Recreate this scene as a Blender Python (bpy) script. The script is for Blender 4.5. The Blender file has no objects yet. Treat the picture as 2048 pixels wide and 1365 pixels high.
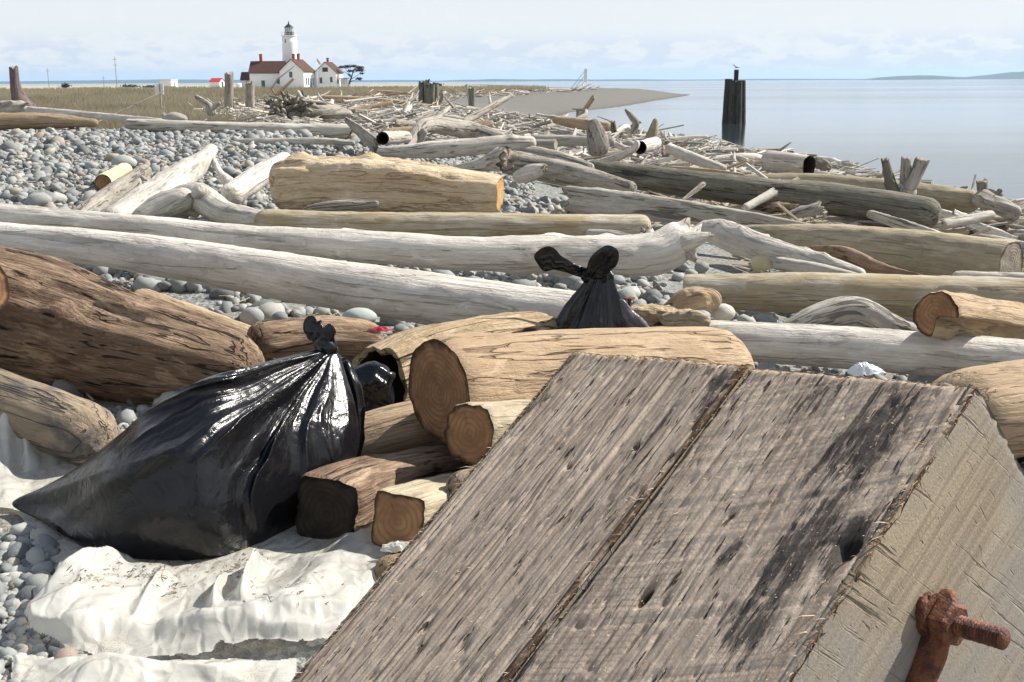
import bpy, math, random
import numpy as np
from mathutils import Vector, Matrix
random.seed(7); RNG = np.random.default_rng(7)
scene = bpy.context.scene
COL = scene.collection

# ------------------------------------------------------------------ camera
F = 2196.0; CX, CY = 1024.0, 682.5; CAMZ = 1.7
PITCH = math.atan(519.7 / F); ROLL = math.radians(0.28)
fw = Vector((0, math.cos(PITCH), -math.sin(PITCH))); r0 = Vector((1, 0, 0)); u0 = Vector((0, math.sin(PITCH), math.cos(PITCH)))
RT = r0 * math.cos(ROLL) - u0 * math.sin(ROLL); UP = u0 * math.cos(ROLL) + r0 * math.sin(ROLL)
CAM = Vector((0, 0, CAMZ))
cd = bpy.data.cameras.new('camera'); cam = bpy.data.objects.new('camera', cd); COL.objects.link(cam)
cam.matrix_world = Matrix(((RT.x, UP.x, -fw.x, 0), (RT.y, UP.y, -fw.y, 0), (RT.z, UP.z, -fw.z, CAMZ), (0, 0, 0, 1)))
scene.cycles.max_bounces = 6; scene.cycles.diffuse_bounces = 3; scene.cycles.glossy_bounces = 3; scene.cycles.volume_bounces = 1
cd.sensor_width = 36; cd.lens = 36 * F / 2048; cd.clip_start = 0.05; cd.clip_end = 40000
scene.camera = cam

# ------------------------------------------------------------------ world, sun, exposure
SUN_AZ, SUN_EL = math.radians(68), math.radians(43)
wd = bpy.data.worlds.new('World'); scene.world = wd; wd.use_nodes = True
def world_nodes():
    nt = wd.node_tree; nt.nodes.clear(); N = nt.nodes.new; L = nt.links.new
    out = N('ShaderNodeOutputWorld'); bg = N('ShaderNodeBackground'); bc = N('ShaderNodeBackground'); mx = N('ShaderNodeMixShader')
    sky = N('ShaderNodeTexSky'); sky.sky_type = 'NISHITA'; sky.sun_disc = False
    sky.sun_elevation = SUN_EL; sky.sun_rotation = SUN_AZ; sky.air_density = 1.0; sky.dust_density = 0.3; sky.ozone_density = 1.5
    L(sky.outputs[0], bg.inputs[0]); bg.inputs[1].default_value = 0.07
    tc = N('ShaderNodeTexCoord'); sp = N('ShaderNodeSeparateXYZ'); L(tc.outputs['Generated'], sp.inputs[0])
    def M(op, a, b=None, clamp=False):
        n = N('ShaderNodeMath'); n.operation = op; n.use_clamp = clamp
        for i, v in enumerate((a, b)):
            if v is None: continue
            if isinstance(v, (int, float)): n.inputs[i].default_value = v
            else: L(v, n.inputs[i])
        return n.outputs[0]
    az = M('ARCTAN2', sp.outputs[0], sp.outputs[1]); el = M('ARCSINE', sp.outputs[2])
    def noise(sx, sy, off, detail, rough, dist=0.0):
        c = N('ShaderNodeCombineXYZ'); L(M('MULTIPLY', az, sx), c.inputs[0]); L(M('MULTIPLY', el, sy), c.inputs[1]); c.inputs[2].default_value = off
        n = N('ShaderNodeTexNoise'); n.inputs['Scale'].default_value = 1; n.inputs['Detail'].default_value = detail
        n.inputs['Roughness'].default_value = rough; n.inputs['Distortion'].default_value = dist; L(c.outputs[0], n.inputs['Vector']); return n.outputs[0]
    def ramp(x, a, b):
        n = N('ShaderNodeMapRange'); n.interpolation_type = 'SMOOTHSTEP'; n.inputs[1].default_value = a; n.inputs[2].default_value = b; L(x, n.inputs[0]); return n.outputs[0]
    puff = noise(34, 95, 3.1, 8, 0.6); streak = noise(5, 60, 9.7, 5, 0.5); big = noise(3.0, 9, 1.7, 4, 0.5)
    lo = ramp(el, 0.003, 0.014)                       # clear strip right above the sea
    cov = M('ADD', puff, M('MULTIPLY', M('SUBTRACT', big, 0.5), 0.45))
    cum = M('MULTIPLY', M('MULTIPLY', ramp(cov, 0.41, 0.50), lo), ramp(noise(60, 150, 3.3, 6, 0.6), 0.15, 0.60))    # broken cumulus
    veil = M('MULTIPLY', ramp(el, 0.026, 0.046), ramp(M('ADD', streak, M('MULTIPLY', big, 0.5)), 0.10, 0.50))
    white = M('MAXIMUM', cum, M('MULTIPLY', veil, 0.9))
    thin = ramp(el, 1.25, 0.10)                       # thin cloud seen edge-on low down, opening overhead
    mask = M('ADD', M('MULTIPLY', thin, 0.80), 0.10)
    cm = N('ShaderNodeMix'); cm.data_type = 'RGBA'; L(white, cm.inputs[0])
    cm.inputs[6].default_value = (0.72, 0.79, 0.89, 1); cm.inputs[7].default_value = (0.90, 0.92, 0.94, 1)
    L(cm.outputs[2], bc.inputs[0]); bc.inputs[1].default_value = 0.60
    L(mask, mx.inputs[0]); L(bg.outputs[0], mx.inputs[1]); L(bc.outputs[0], mx.inputs[2]); L(mx.outputs[0], out.inputs[0])
world_nodes()
sd = bpy.data.lights.new('sun', 'SUN'); sun = bpy.data.objects.new('sun', sd); COL.objects.link(sun)
sd.energy = 5.0; sd.angle = math.radians(0.6); sd.color = (1.0, 0.95, 0.87)
SDIR = Vector((math.cos(SUN_EL) * math.sin(SUN_AZ), math.cos(SUN_EL) * math.cos(SUN_AZ), math.sin(SUN_EL)))
sun.rotation_euler = SDIR.to_track_quat('Z', 'Y').to_euler()
sun.location = (20, 10, 30)
vs = scene.view_settings; vs.view_transform = 'Standard'; vs.look = 'None'; vs.exposure = 0.75; vs.gamma = 1; vs.use_curve_mapping = False

# ------------------------------------------------------------------ numeric helpers
def sm(t):
    t = np.clip(t, 0, 1); return t * t * (3 - 2 * t)
def _h(ix, iy, iz, seed):
    n = (ix * 374761393 + iy * 668265263 + iz * 2147483647 + seed * 974634777) & 0xFFFFFFFF
    n = ((n ^ (n >> 13)) * 1274126177) & 0xFFFFFFFF
    n = ((n ^ (n >> 16)) * 2246822519) & 0xFFFFFFFF
    return ((n ^ (n >> 15)) & 0xFFFFFF) / float(0xFFFFFF)
def vn(x, y=0.0, z=0.0, seed=0):
    x, y, z = np.broadcast_arrays(np.asarray(x, float), np.asarray(y, float), np.asarray(z, float))
    ix, iy, iz = (np.floor(v).astype(np.int64) for v in (x, y, z)); fx, fy, fz = x - ix, y - iy, z - iz
    fx, fy, fz = (v * v * v * (v * (v * 6 - 15) + 10) for v in (fx, fy, fz)); r = 0
    for a in (0, 1):
        for b in (0, 1):
            for c in (0, 1):
                r = r + _h(ix + a, iy + b, iz + c, seed) * (fx if a else 1 - fx) * (fy if b else 1 - fy) * (fz if c else 1 - fz)
    return r * 2 - 1
def fbm(x, y=0.0, z=0.0, seed=0, o=4, g=0.5):
    r = 0; a = 1; t = 0
    for k in range(o):
        f = 2.0 ** k; r = r + a * vn(np.asarray(x) * f + 3.7 * k, np.asarray(y) * f, np.asarray(z) * f, seed + k); t += a; a *= g
    return r / t
def ridg(x, y=0.0, z=0.0, seed=0, o=3):
    r = 0; a = 1; t = 0
    for k in range(o):
        f = 2.0 ** k; r = r + a * (1 - np.abs(vn(np.asarray(x) * f, np.asarray(y) * f, np.asarray(z) * f, seed + k))); t += a; a *= .5
    return r / t
def ray(px, py): return fw + RT * ((px - CX) / F) - UP * ((py - CY) / F)
def at(px, py, Y):
    d = ray(px, py); return CAM + d * (Y / d.y)
def depth(P): return (P - CAM).dot(fw)

SHY = [-50, 0, 27, 49, 85, 105, 127, 236, 250, 265, 300, 400, 600, 900, 1500]
SHX = [16, 14, 12.5, 10.2, 3.3, 5.5, 12.5, 38.5, 37, 33, 25, 15, 0, -120, -600]
SEA = -1.2
def terr(x, y):
    x = np.asarray(x, float); y = np.asarray(y, float)
    s = np.interp(y, SHY, SHX) - x
    b = np.where(s > 0, SEA + 1.25 * sm(s / 13), SEA + np.maximum(0.09 * s, -6))
    sig = np.where(y < 17, 5.5, 6.0)
    berm = 0.9 * np.exp(-.5 * ((y - 17) / sig) ** 2) * sm((2.5 - x) / 6.5)
    dune = 0.35 * fbm(x / 14, y / 14, 0, 11, 3) * sm((y - 35) / 25) * sm((s - 16) / 14) * sm((420 - y) / 250)
    und = 0.035 * fbm(x / 1.3, y / 1.3, 0, 5, 3) * sm((s) / 6)
    return b + berm + dune + und - 4 * sm((y - 850) / 200)
def tz(x, y): return float(terr(x, y))
def ground_hit(px, py):
    d = ray(px, py); Y = np.geomspace(1.2, 900, 1500); t = Y / d.y
    g = CAM.z + d.z * t - terr(CAM.x + d.x * t, Y)
    i = np.argmax(g < 0) if (g < 0).any() else len(Y) - 1
    return float(Y[i])

# ------------------------------------------------------------------ scene helpers
def mesh_np(name, V, Fc, smooth=True, midx=None, attrs=None):
    V = np.asarray(V, np.float32); me = bpy.data.meshes.new(name)
    if isinstance(Fc, np.ndarray): groups = [Fc]
    else: groups = [np.asarray(f, np.int64) for f in Fc if len(f)]
    nl = sum(g.size for g in groups); nf = sum(len(g) for g in groups)
    me.vertices.add(len(V)); me.vertices.foreach_set('co', V.ravel())
    me.loops.add(nl); me.loops.foreach_set('vertex_index', np.concatenate([g.ravel() for g in groups]).astype(np.int32))
    me.polygons.add(nf); tot = np.concatenate([np.full(len(g), g.shape[1]) for g in groups]); st = np.concatenate([[0], np.cumsum(tot)[:-1]])
    me.polygons.foreach_set('loop_start', st.astype(np.int32)); me.polygons.foreach_set('loop_total', tot.astype(np.int32))
    if midx is not None: me.polygons.foreach_set('material_index', np.asarray(midx, np.int32))
    sm_ = np.full(nf, bool(smooth)) if not isinstance(smooth, np.ndarray) else smooth
    me.polygons.foreach_set('use_smooth', sm_)
    for k, a in (attrs or {}).items():
        a = np.asarray(a, np.float32)
        if a.ndim == 1:
            at_ = me.attributes.new(k, 'FLOAT', 'POINT'); at_.data.foreach_set('value', a)
        else:
            at_ = me.attributes.new(k, 'FLOAT_VECTOR', 'POINT'); at_.data.foreach_set('vector', a.ravel())
    me.update(calc_edges=True); me.validate(); return me
def tag(o, label=None, cat=None, group=None, kind=None):
    for k, v in (('label', label), ('category', cat), ('group', group), ('kind', kind)):
        if v: o[k] = v
    return o
def obj(name, me, mats, parent=None, loc=None):
    o = bpy.data.objects.new(name, me); COL.objects.link(o)
    if me is not None and not me.materials:
        for m in (mats if isinstance(mats, (list, tuple)) else [mats]): me.materials.append(m)
    if parent is not None: o.parent = parent
    if loc is not None: o.location = loc
    return o
def empty(name, loc, rz=0.0):
    o = bpy.data.objects.new(name, None); COL.objects.link(o); o.location = loc; o.rotation_euler = (0, 0, rz); o.empty_display_size = .1; return o
def put(name, V, Fc, mats, parent=None, porg=None, **kw):
    """world-space verts -> object with its origin at its base (or relative to the parent's origin)"""
    V = np.asarray(V, float)
    if parent is None:
        org = np.array([V[:, 0].mean(), V[:, 1].mean(), V[:, 2].min()]); o = obj(name, mesh_np(name, V - org, Fc, **kw), mats, None, org); return o
    org = np.array(porg if porg is not None else parent.location); return obj(name, mesh_np(name, V - org, Fc, **kw), mats, parent)
class MB:
    def __init__(s): s.v = []; s.f = []
    def quadbox(s, c, sx, sy, sz, R=None):
        n = len(s.v)
        for dx, dy, dz in ((-1,-1,-1),(1,-1,-1),(1,1,-1),(-1,1,-1),(-1,-1,1),(1,-1,1),(1,1,1),(-1,1,1)):
            p = Vector((dx * sx / 2, dy * sy / 2, dz * sz / 2)); p = (R @ p if R is not None else p) + Vector(c); s.v.append(tuple(p))
        for q in ((0,3,2,1),(4,5,6,7),(0,1,5,4),(1,2,6,5),(2,3,7,6),(3,0,4,7)): s.f.append(tuple(n + i for i in q))
    def poly(s, pts):
        n = len(s.v); s.v += [tuple(p) for p in pts]; s.f.append(tuple(range(n, n + len(pts))))
    def rev(s, prof, seg=24, c=(0, 0, 0)):
        n = len(s.v)
        for r, z in prof:
            for k in range(seg):
                a = 2 * math.pi * k / seg; s.v.append((c[0] + r * math.cos(a), c[1] + r * math.sin(a), c[2] + z))
        for i in range(len(prof) - 1):
            for k in range(seg):
                k2 = (k + 1) % seg; s.f.append((n + i*seg + k, n + i*seg + k2, n + (i+1)*seg + k2, n + (i+1)*seg + k))
        s.f.append(tuple(n + k for k in range(seg))[::-1]); s.f.append(tuple(n + (len(prof)-1)*seg + k for k in range(seg)))
    def bar(s, a, b, r, seg=6, r2=None):
        a, b = Vector(a), Vector(b); d = (b - a).normalized(); q = d.to_track_quat('Z', 'Y').to_matrix(); n = len(s.v); r2 = r if r2 is None else r2
        for p, rr in ((a, r), (b, r2)):
            for k in range(seg):
                t = 2 * math.pi * k / seg; s.v.append(tuple(p + q @ Vector((rr * math.cos(t), rr * math.sin(t), 0))))
        for k in range(seg): s.f.append((n + k, n + (k+1) % seg, n + seg + (k+1) % seg, n + seg + k))
        s.f.append(tuple(n + k for k in range(seg))[::-1]); s.f.append(tuple(n + seg + k for k in range(seg)))
    def build(s, name, mat, parent=None, loc=None, smooth=False):
        me = bpy.data.meshes.new(name); me.from_pydata(s.v, [], s.f); me.update()
        if smooth: me.polygons.foreach_set('use_smooth', [True] * len(me.polygons))
        return obj(name, me, mat, parent, loc)

# ------------------------------------------------------------------ materials
class NT:
    def __init__(s, name):
        s.m = bpy.data.materials.new(name); s.m.use_nodes = True; s.t = s.m.node_tree; s.t.nodes.clear()
        s.out = s.N('ShaderNodeOutputMaterial'); s.b = s.N('ShaderNodeBsdfPrincipled'); s.L(s.b.outputs[0], s.out.inputs[0])
    def N(s, k): return s.t.nodes.new(k)
    def L(s, a, b): s.t.links.new(a, b)
    def set(s, n, i, v):
        if isinstance(v, bpy.types.NodeSocket): s.L(v, n.inputs[i])
        elif isinstance(v, (tuple, list)) and len(v) == 3 and n.inputs[i].type == 'RGBA': n.inputs[i].default_value = (*v, 1)
        else: n.inputs[i].default_value = v
    def attr(s, name, kind='GEOMETRY'):
        n = s.N('ShaderNodeAttribute'); n.attribute_name = name; n.attribute_type = kind; return n
    def math(s, op, a, b=None, c=None, clamp=False):
        n = s.N('ShaderNodeMath'); n.operation = op; n.use_clamp = clamp
        for i, v in enumerate((a, b, c)):
            if v is not None: s.set(n, i, v)
        return n.outputs[0]
    def vmul(s, v, sc, off=None):
        n = s.N('ShaderNodeVectorMath'); n.operation = 'MULTIPLY'; s.set(n, 0, v); n.inputs[1].default_value = sc; o = n.outputs[0]
        if off is not None:
            a = s.N('ShaderNodeVectorMath'); a.operation = 'ADD'; s.L(o, a.inputs[0]); s.set(a, 1, off); o = a.outputs[0]
        return o
    def noise(s, vec, scale=1.0, detail=4, rough=.55, dist=0.0):
        n = s.N('ShaderNodeTexNoise'); s.L(vec, n.inputs['Vector']); n.inputs['Scale'].default_value = scale
        n.inputs['Detail'].default_value = detail; n.inputs['Roughness'].default_value = rough; n.inputs['Distortion'].default_value = dist; return n.outputs[0]
    def ramp(s, x, a, b, c=0.0, d=1.0):
        n = s.N('ShaderNodeMapRange'); n.interpolation_type = 'SMOOTHSTEP'; s.set(n, 0, x); n.inputs[1].default_value = a; n.inputs[2].default_value = b
        n.inputs[3].default_value = c; n.inputs[4].default_value = d; return n.outputs[0]
    def mix(s, f, a, b, mode='MIX'):
        n = s.N('ShaderNodeMix'); n.data_type = 'RGBA'; n.blend_type = mode; s.set(n, 0, f); s.set(n, 6, a); s.set(n, 7, b); return n.outputs[2]
    def bump(s, h, strength=.5, dist=.01):
        n = s.N('ShaderNodeBump'); n.inputs['Strength'].default_value = strength; n.inputs['Distance'].default_value = dist; s.L(h, n.inputs['Height']); s.L(n.outputs[0], s.b.inputs['Normal']); return n
    def base(s, c, rough=.8, spec=.3):
        s.set(s.b, 'Base Color', c); s.set(s.b, 'Roughness', rough); s.set(s.b, 'Specular IOR Level', spec); return s.m

def wood(name, cA, cB, cC, crack=.5, grain=1.0, blotch=.5, bumpd=.006, stain=None, freq=1.0):
    n = NT(name); lc = n.attr('lc').outputs['Vector']; oi = n.N('ShaderNodeObjectInfo')
    g1 = n.noise(n.vmul(lc, (2.6, 62 * freq, 62 * freq)), 1, 5, .65, .3)
    g2 = n.noise(n.vmul(lc, (1.3, 6, 6), (5.1, 2.2, 9.3)), 1, 5, .62, .4)
    g3 = n.noise(n.vmul(lc, (1.1, 20 * freq, 20 * freq), (1.7, 8.2, 3.3)), 1, 4, .55, .7)
    g4 = n.noise(n.vmul(lc, (10, 22, 22), (9.7, 1.2, 4.3)), 1, 5, .65)
    g5 = n.noise(n.vmul(lc, (4.5, 11, 11), (2.7, 6.2, 1.3)), 1, 5, .68, .8)
    c = n.mix(n.ramp(g2, .28, .70, 0, min(1, blotch * 1.5)), cA, cB)
    c = n.mix(n.math('MULTIPLY', n.ramp(g1, .46, .56), .72 * grain), c, cB)
    c = n.mix(n.ramp(g5, .54, .66, 0, .45), c, tuple(x * .62 for x in cB))
    c = n.mix(n.ramp(g5, .44, .34, 0, .5), c, tuple(min(.8, x * 1.12) for x in cA))
    if stain: c = n.mix(n.ramp(n.noise(n.vmul(lc, (2.2, 6, 6), (3, 3, 3)), 1, 5, .62), .50, .64, 0, .85), c, stain)
    ck = n.math('MULTIPLY', n.ramp(g3, .40, .34), min(1, crack * 1.3), clamp=True)
    g6 = n.noise(n.vmul(lc, (.55, 8, 8), (4.4, 7.7, 2.9)), 1, 3, .5, .3); ck2 = n.math('MULTIPLY', n.ramp(n.math('ABSOLUTE', n.math('SUBTRACT', g6, .47)), .012, .004), n.ramp(g2, .40, .52, 0, min(.9, crack * 1.1)))
    ck = n.math('MAXIMUM', ck, ck2); c = n.mix(ck, c, cC)
    c = n.mix(n.ramp(g4, .62, .71, 0, .5 * crack + .15), c, cC)
    kn = n.attr('kn').outputs['Fac']; c = n.mix(n.ramp(n.math('ADD', kn, n.math('MULTIPLY', n.math('SUBTRACT', g4, .5), .5)), .45, .75, 0, .75), c, tuple(.5 * x + .5 * y for x, y in zip(cB, cC)))
    hv = n.N('ShaderNodeHueSaturation'); n.L(c, hv.inputs['Color']); n.set(hv, 'Value', n.ramp(oi.outputs['Random'], 0, 1, .86, 1.1))
    h = n.math('SUBTRACT', n.math('ADD', n.math('MULTIPLY', g1, .8 * grain), n.math('ADD', n.math('MULTIPLY', g4, .4), n.math('MULTIPLY', g5, .8))), n.math('MULTIPLY', ck, 1.5))
    n.bump(h, 1.0, bumpd * 1.8); return n.base(hv.outputs[0], .82, .2)
def endwood(name, cA, cB, cC, rings=70.0):
    n = NT(name); lc = n.attr('lc').outputs['Vector']; sp = n.N('ShaderNodeSeparateXYZ'); n.L(lc, sp.inputs[0])
    wob = n.noise(n.vmul(lc, (0, 9, 9)), 1, 3, .5)
    r = n.math('SQRT', n.math('ADD', n.math('MULTIPLY', sp.outputs[1], sp.outputs[1]), n.math('MULTIPLY', sp.outputs[2], sp.outputs[2])))
    rg = n.math('SINE', n.math('ADD', n.math('MULTIPLY', r, rings * 4), n.math('MULTIPLY', wob, 9)))
    bl = n.noise(n.vmul(lc, (1, 12, 12), (2, 4, 1)), 1, 5, .6); fi = n.noise(n.vmul(lc, (1, 90, 25)), 1, 4, .6)
    an = n.math('ARCTAN2', sp.outputs[1], sp.outputs[2]); cv = n.N('ShaderNodeCombineXYZ'); n.L(n.math('MULTIPLY', an, 3.2), cv.inputs[0]); n.L(n.math('MULTIPLY', r, 4), cv.inputs[1])
    ck = n.ramp(n.noise(cv.outputs[0], 1, 3, .55), .36, .31)
    c = n.mix(n.ramp(bl, .3, .7), cA, cB); c = n.mix(n.ramp(rg, .0, .9, 0, .65), c, cB); c = n.mix(n.ramp(fi, .55, .75, 0, .4), c, cB)
    c = n.mix(n.math('MULTIPLY', ck, .85), c, cC)
    rim = n.attr('rim').outputs['Fac']; c = n.mix(n.ramp(n.math('ADD', rim, n.math('MULTIPLY', n.math('SUBTRACT', bl, .5), .35)), .82, .98, 0, .9), c, cC)
    n.bump(n.math('ADD', fi, n.math('MULTIPLY', rg, .25)), .6, .004); return n.base(c, .85, .15)
def plain(name, c, rough=.7, spec=.3, metal=0.0, var=.15, sc=4.0):
    n = NT(name); tc = n.N('ShaderNodeTexCoord').outputs['Object']
    g = n.noise(tc, sc, 4, .6); d = tuple(x * (1 - var) for x in c); e = tuple(min(1, x * (1 + var)) for x in c)
    n.set(n.b, 'Metallic', metal); n.bump(g, .2, .01); return n.base(n.mix(g, d, e), rough, spec)

BLEACH = wood('bleached_wood', (.66, .62, .56), (.43, .395, .345), (.16, .13, .105), .26, .65, .6, .009)
SILVER = wood('silver_grey_wood', (.55, .515, .455), (.34, .31, .265), (.08, .07, .055), .55, .85, .6, .006)
GREYW = wood('grey_weathered_wood', (.43, .395, .34), (.25, .225, .19), (.06, .05, .045), .6, 1, .6, .008)
DARKW = wood('dark_grey_green_wood', (.28, .26, .205), (.15, .14, .11), (.035, .033, .03), .6, 1, .7, .008)
TAN = wood('tan_bare_wood', (.49, .37, .25), (.34, .245, .155), (.12, .075, .045), .28, .75, .75, .009)
GOLD = wood('golden_raw_wood', (.74, .62, .46), (.54, .405, .25), (.22, .12, .055), .3, .8, .9, .018, freq=.8)
BARK = wood('tan_rough_bark', (.58, .46, .31), (.33, .235, .14), (.07, .045, .03), .9, 1, .7, .022, freq=.8)
BROWN = wood('brown_weathered_wood', (.44, .325, .22), (.185, .12, .08), (.03, .022, .017), .95, 1.1, .8, .014, stain=(.105, .065, .045))
OLIVE = wood('olive_brown_wood', (.48, .41, .295), (.32, .265, .18), (.07, .055, .04), .22, .9, .6, .008)
YELLOWG = wood('grey_wood_ochre_side', (.50, .46, .385), (.32, .255, .155), (.09, .07, .05), .25, .8, 1.0, .006, stain=(.34, .265, .16))
MUDDY = wood('dirty_striped_wood', (.36, .29, .20), (.22, .17, .12), (.045, .04, .04), .6, .9, .8, .008, stain=(.085, .08, .085))
END_BROWN = endwood('sawn_end_brown', (.36, .205, .105), (.21, .115, .06), (.035, .022, .015))
END_GREY = endwood('weathered_end_grey', (.38, .33, .27), (.22, .18, .14), (.05, .04, .03))
END_DARK = endwood('charred_end', (.035, .028, .022), (.02, .016, .013), (.008, .007, .006))
END_GOLD = endwood('raw_end_gold', (.55, .35, .16), (.36, .21, .09), (.10, .055, .03))
HOLLOW = plain('rotten_hollow', (.022, .015, .011), .9, .1)
RUST = None
def mk_rust():
    n = NT('rusty_iron'); tc = n.N('ShaderNodeTexCoord').outputs['Object']
    a = n.noise(tc, 60, 6, .65); b = n.noise(tc, 220, 4, .6)
    c = n.mix(n.ramp(a, .35, .7), (.075, .030, .020), (.23, .085, .036)); c = n.mix(n.ramp(b, .55, .75, 0, .7), c, (.05, .022, .016))
    n.bump(n.math('ADD', a, b), .9, .003); n.set(n.b, 'Metallic', .15); return n.base(c, .62, .4)
RUST = mk_rust()
def mk_bag():
    n = NT('black_plastic_film'); tc = n.N('ShaderNodeTexCoord').outputs['Object']
    a = n.noise(tc, 9, 5, .6, 1.5); b = n.noise(tc, 38, 3, .6, .8)
    fc = n.attr('fc').outputs['Vector']; fs = n.N('ShaderNodeSeparateXYZ'); n.L(fc, fs.inputs[0])
    cr = n.noise(n.vmul(fc, (1, 1, 0)), 1, 4, .6, .5); cr = n.math('MULTIPLY', n.math('ABSOLUTE', n.math('SUBTRACT', cr, .5)), n.math('MULTIPLY', fs.outputs[2], 1.1))
    vo = n.N('ShaderNodeTexVoronoi'); vo.feature = 'DISTANCE_TO_EDGE'; vo.inputs['Scale'].default_value = 7; n.L(tc, vo.inputs['Vector']); vc = n.ramp(vo.outputs['Distance'], 0, .10, 0, .12)
    n.bump(n.math('ADD', n.math('ADD', a, n.math('MULTIPLY', b, .12)), n.math('ADD', cr, vc)), .35, .014)
    return n.base((.006, .006, .0075), n.ramp(a, .35, .65, .15, .26), .38)
BAG = mk_bag()
def mk_sheet():
    n = NT('white_plastic_sheeting'); tc = n.N('ShaderNodeTexCoord').outputs['Object']
    a = n.noise(tc, 6, 5, .6, .6); b = n.noise(tc, 45, 4, .65); d = n.noise(tc, 260, 3, .6)
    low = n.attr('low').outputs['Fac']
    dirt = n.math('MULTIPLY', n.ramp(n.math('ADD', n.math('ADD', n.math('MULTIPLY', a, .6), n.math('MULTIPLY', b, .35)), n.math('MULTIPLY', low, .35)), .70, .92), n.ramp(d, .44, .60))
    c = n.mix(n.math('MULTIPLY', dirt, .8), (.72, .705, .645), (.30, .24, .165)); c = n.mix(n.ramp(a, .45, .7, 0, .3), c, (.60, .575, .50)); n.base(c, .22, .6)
    tr = n.N('ShaderNodeBsdfTranslucent'); n.set(tr, 0, n.mix(dirt, (.80, .78, .70), (.3, .25, .18))); mx = n.N('ShaderNodeMixShader'); mx.inputs[0].default_value = .33
    vo = n.N('ShaderNodeTexVoronoi'); vo.feature = 'DISTANCE_TO_EDGE'; vo.inputs['Scale'].default_value = 1.0; wv = n.N('ShaderNodeVectorMath'); wv.operation = 'ADD'; nz = n.N('ShaderNodeTexNoise'); nz.inputs['Scale'].default_value = 5; n.L(tc, nz.inputs['Vector']); n.L(n.vmul(tc, (13, 8, 8)), wv.inputs[0]); n.L(nz.outputs['Color'], wv.inputs[1]); n.L(wv.outputs[0], vo.inputs['Vector'])
    n.bump(n.math('ADD', n.math('MULTIPLY', n.ramp(vo.outputs['Distance'], 0, .22), 1.0), n.math('MULTIPLY', n.noise(tc, 30, 3, .6, 1.5), .35)), .42, .009)
    n.L(n.b.outputs[0], mx.inputs[1]); n.L(tr.outputs[0], mx.inputs[2]); tp = n.N('ShaderNodeBsdfTransparent'); m2 = n.N('ShaderNodeMixShader'); m2.inputs[0].default_value = .14; n.L(mx.outputs[0], m2.inputs[1]); n.L(tp.outputs[0], m2.inputs[2]); n.L(m2.outputs[0], n.out.inputs[0]); return n.m
SHEET = mk_sheet()
def pebble_mat(name, rnd_attr):
    n = NT(name)
    rv = n.attr('rnd').outputs['Fac'] if rnd_attr else n.N('ShaderNodeObjectInfo').outputs['Random']
    tc = n.N('ShaderNodeNewGeometry').outputs['Position']
    cr = n.N('ShaderNodeValToRGB'); e = cr.color_ramp.elements; e[0].position = 0; e[0].color = (.11, .115, .12, 1); e[1].position = 1; e[1].color = (.42, .415, .39, 1)
    for p, c in ((.12, (.165, .172, .172)), (.3, (.22, .23, .228)), (.5, (.275, .285, .28)), (.66, (.25, .262, .24)), (.76, (.34, .345, .335)), (.86, (.34, .31, .25)), (.91, (.26, .20, .17)), (.95, (.37, .365, .34))):
        x = e.new(p); x.color = (*c, 1)
    n.L(rv, cr.inputs[0]); sp = n.noise(tc, 180, 3, .6); bl = n.noise(tc, 25, 3, .5)
    c = n.mix(n.ramp(sp, .5, .75, 0, .35), cr.outputs[0], (.5, .5, .48)); c = n.mix(n.ramp(bl, .5, .8, 0, .4), c, (.14, .14, .135))
    n.bump(sp, .25, .003); return n.base(c, .75, .3)
PEB = pebble_mat('beach_pebbles', True); COB = pebble_mat('beach_cobble', False)
def mk_ground():
    n = NT('beach_ground'); pos = n.N('ShaderNodeNewGeometry').outputs['Position']; sp = n.N('ShaderNodeSeparateXYZ'); n.L(pos, sp.inputs[0])
    vo = n.N('ShaderNodeTexVoronoi'); vo.inputs['Scale'].default_value = 34; n.L(pos, vo.inputs['Vector'])
    vh = n.N('ShaderNodeTexVoronoi'); vh.inputs['Scale'].default_value = 5; n.L(pos, vh.inputs['Vector'])
    rr = n.N('ShaderNodeSeparateColor'); n.L(vo.outputs['Color'], rr.inputs[0])
    peb = n.mix(rr.outputs[0], (.13, .135, .13), (.33, .335, .325))
    sand = n.mix(n.noise(pos, 60, 4, .6), (.30, .265, .21), (.20, .175, .14))
    patch = n.ramp(n.noise(pos, 1.1, 4, .6), .47, .60)
    near = n.ramp(sp.outputs[1], 9, 14); near2 = n.math('MAXIMUM', n.math('SUBTRACT', 1.0, near), n.ramp(sp.outputs[1], 19, 26, 0, .6))
    c = n.mix(n.math('MULTIPLY', patch, near2), peb, sand)
    ga = n.attr('grass').outputs['Fac']; gn = n.noise(pos, .35, 6, .65); g2 = n.noise(pos, 3.0, 4, .6)
    gc = n.mix(n.ramp(gn, .35, .65), (.42, .375, .285), (.32, .29, .205)); gc = n.mix(n.ramp(g2, .5, .7, 0, .5), gc, (.36, .29, .175))
    gm = n.ramp(n.math('ADD', ga, n.math('MULTIPLY', n.math('SUBTRACT', gn, .5), .7)), .38, .6)
    far = n.ramp(sp.outputs[1], 60, 110); beach = n.mix(n.noise(pos, .5, 6, .7), (.125, .122, .112), (.18, .173, .155)); c = n.mix(far, c, beach)
    wet = n.attr('wet').outputs['Fac']; c = n.mix(n.math('MULTIPLY', wet, .55), c, (.07, .068, .06))
    c = n.mix(gm, c, gc); n.bump(n.math('ADD', vo.outputs['Distance'], n.noise(pos, 90, 3, .6)), .7, .02); return n.base(c, .9, .15)
GROUND = mk_ground()
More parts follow.
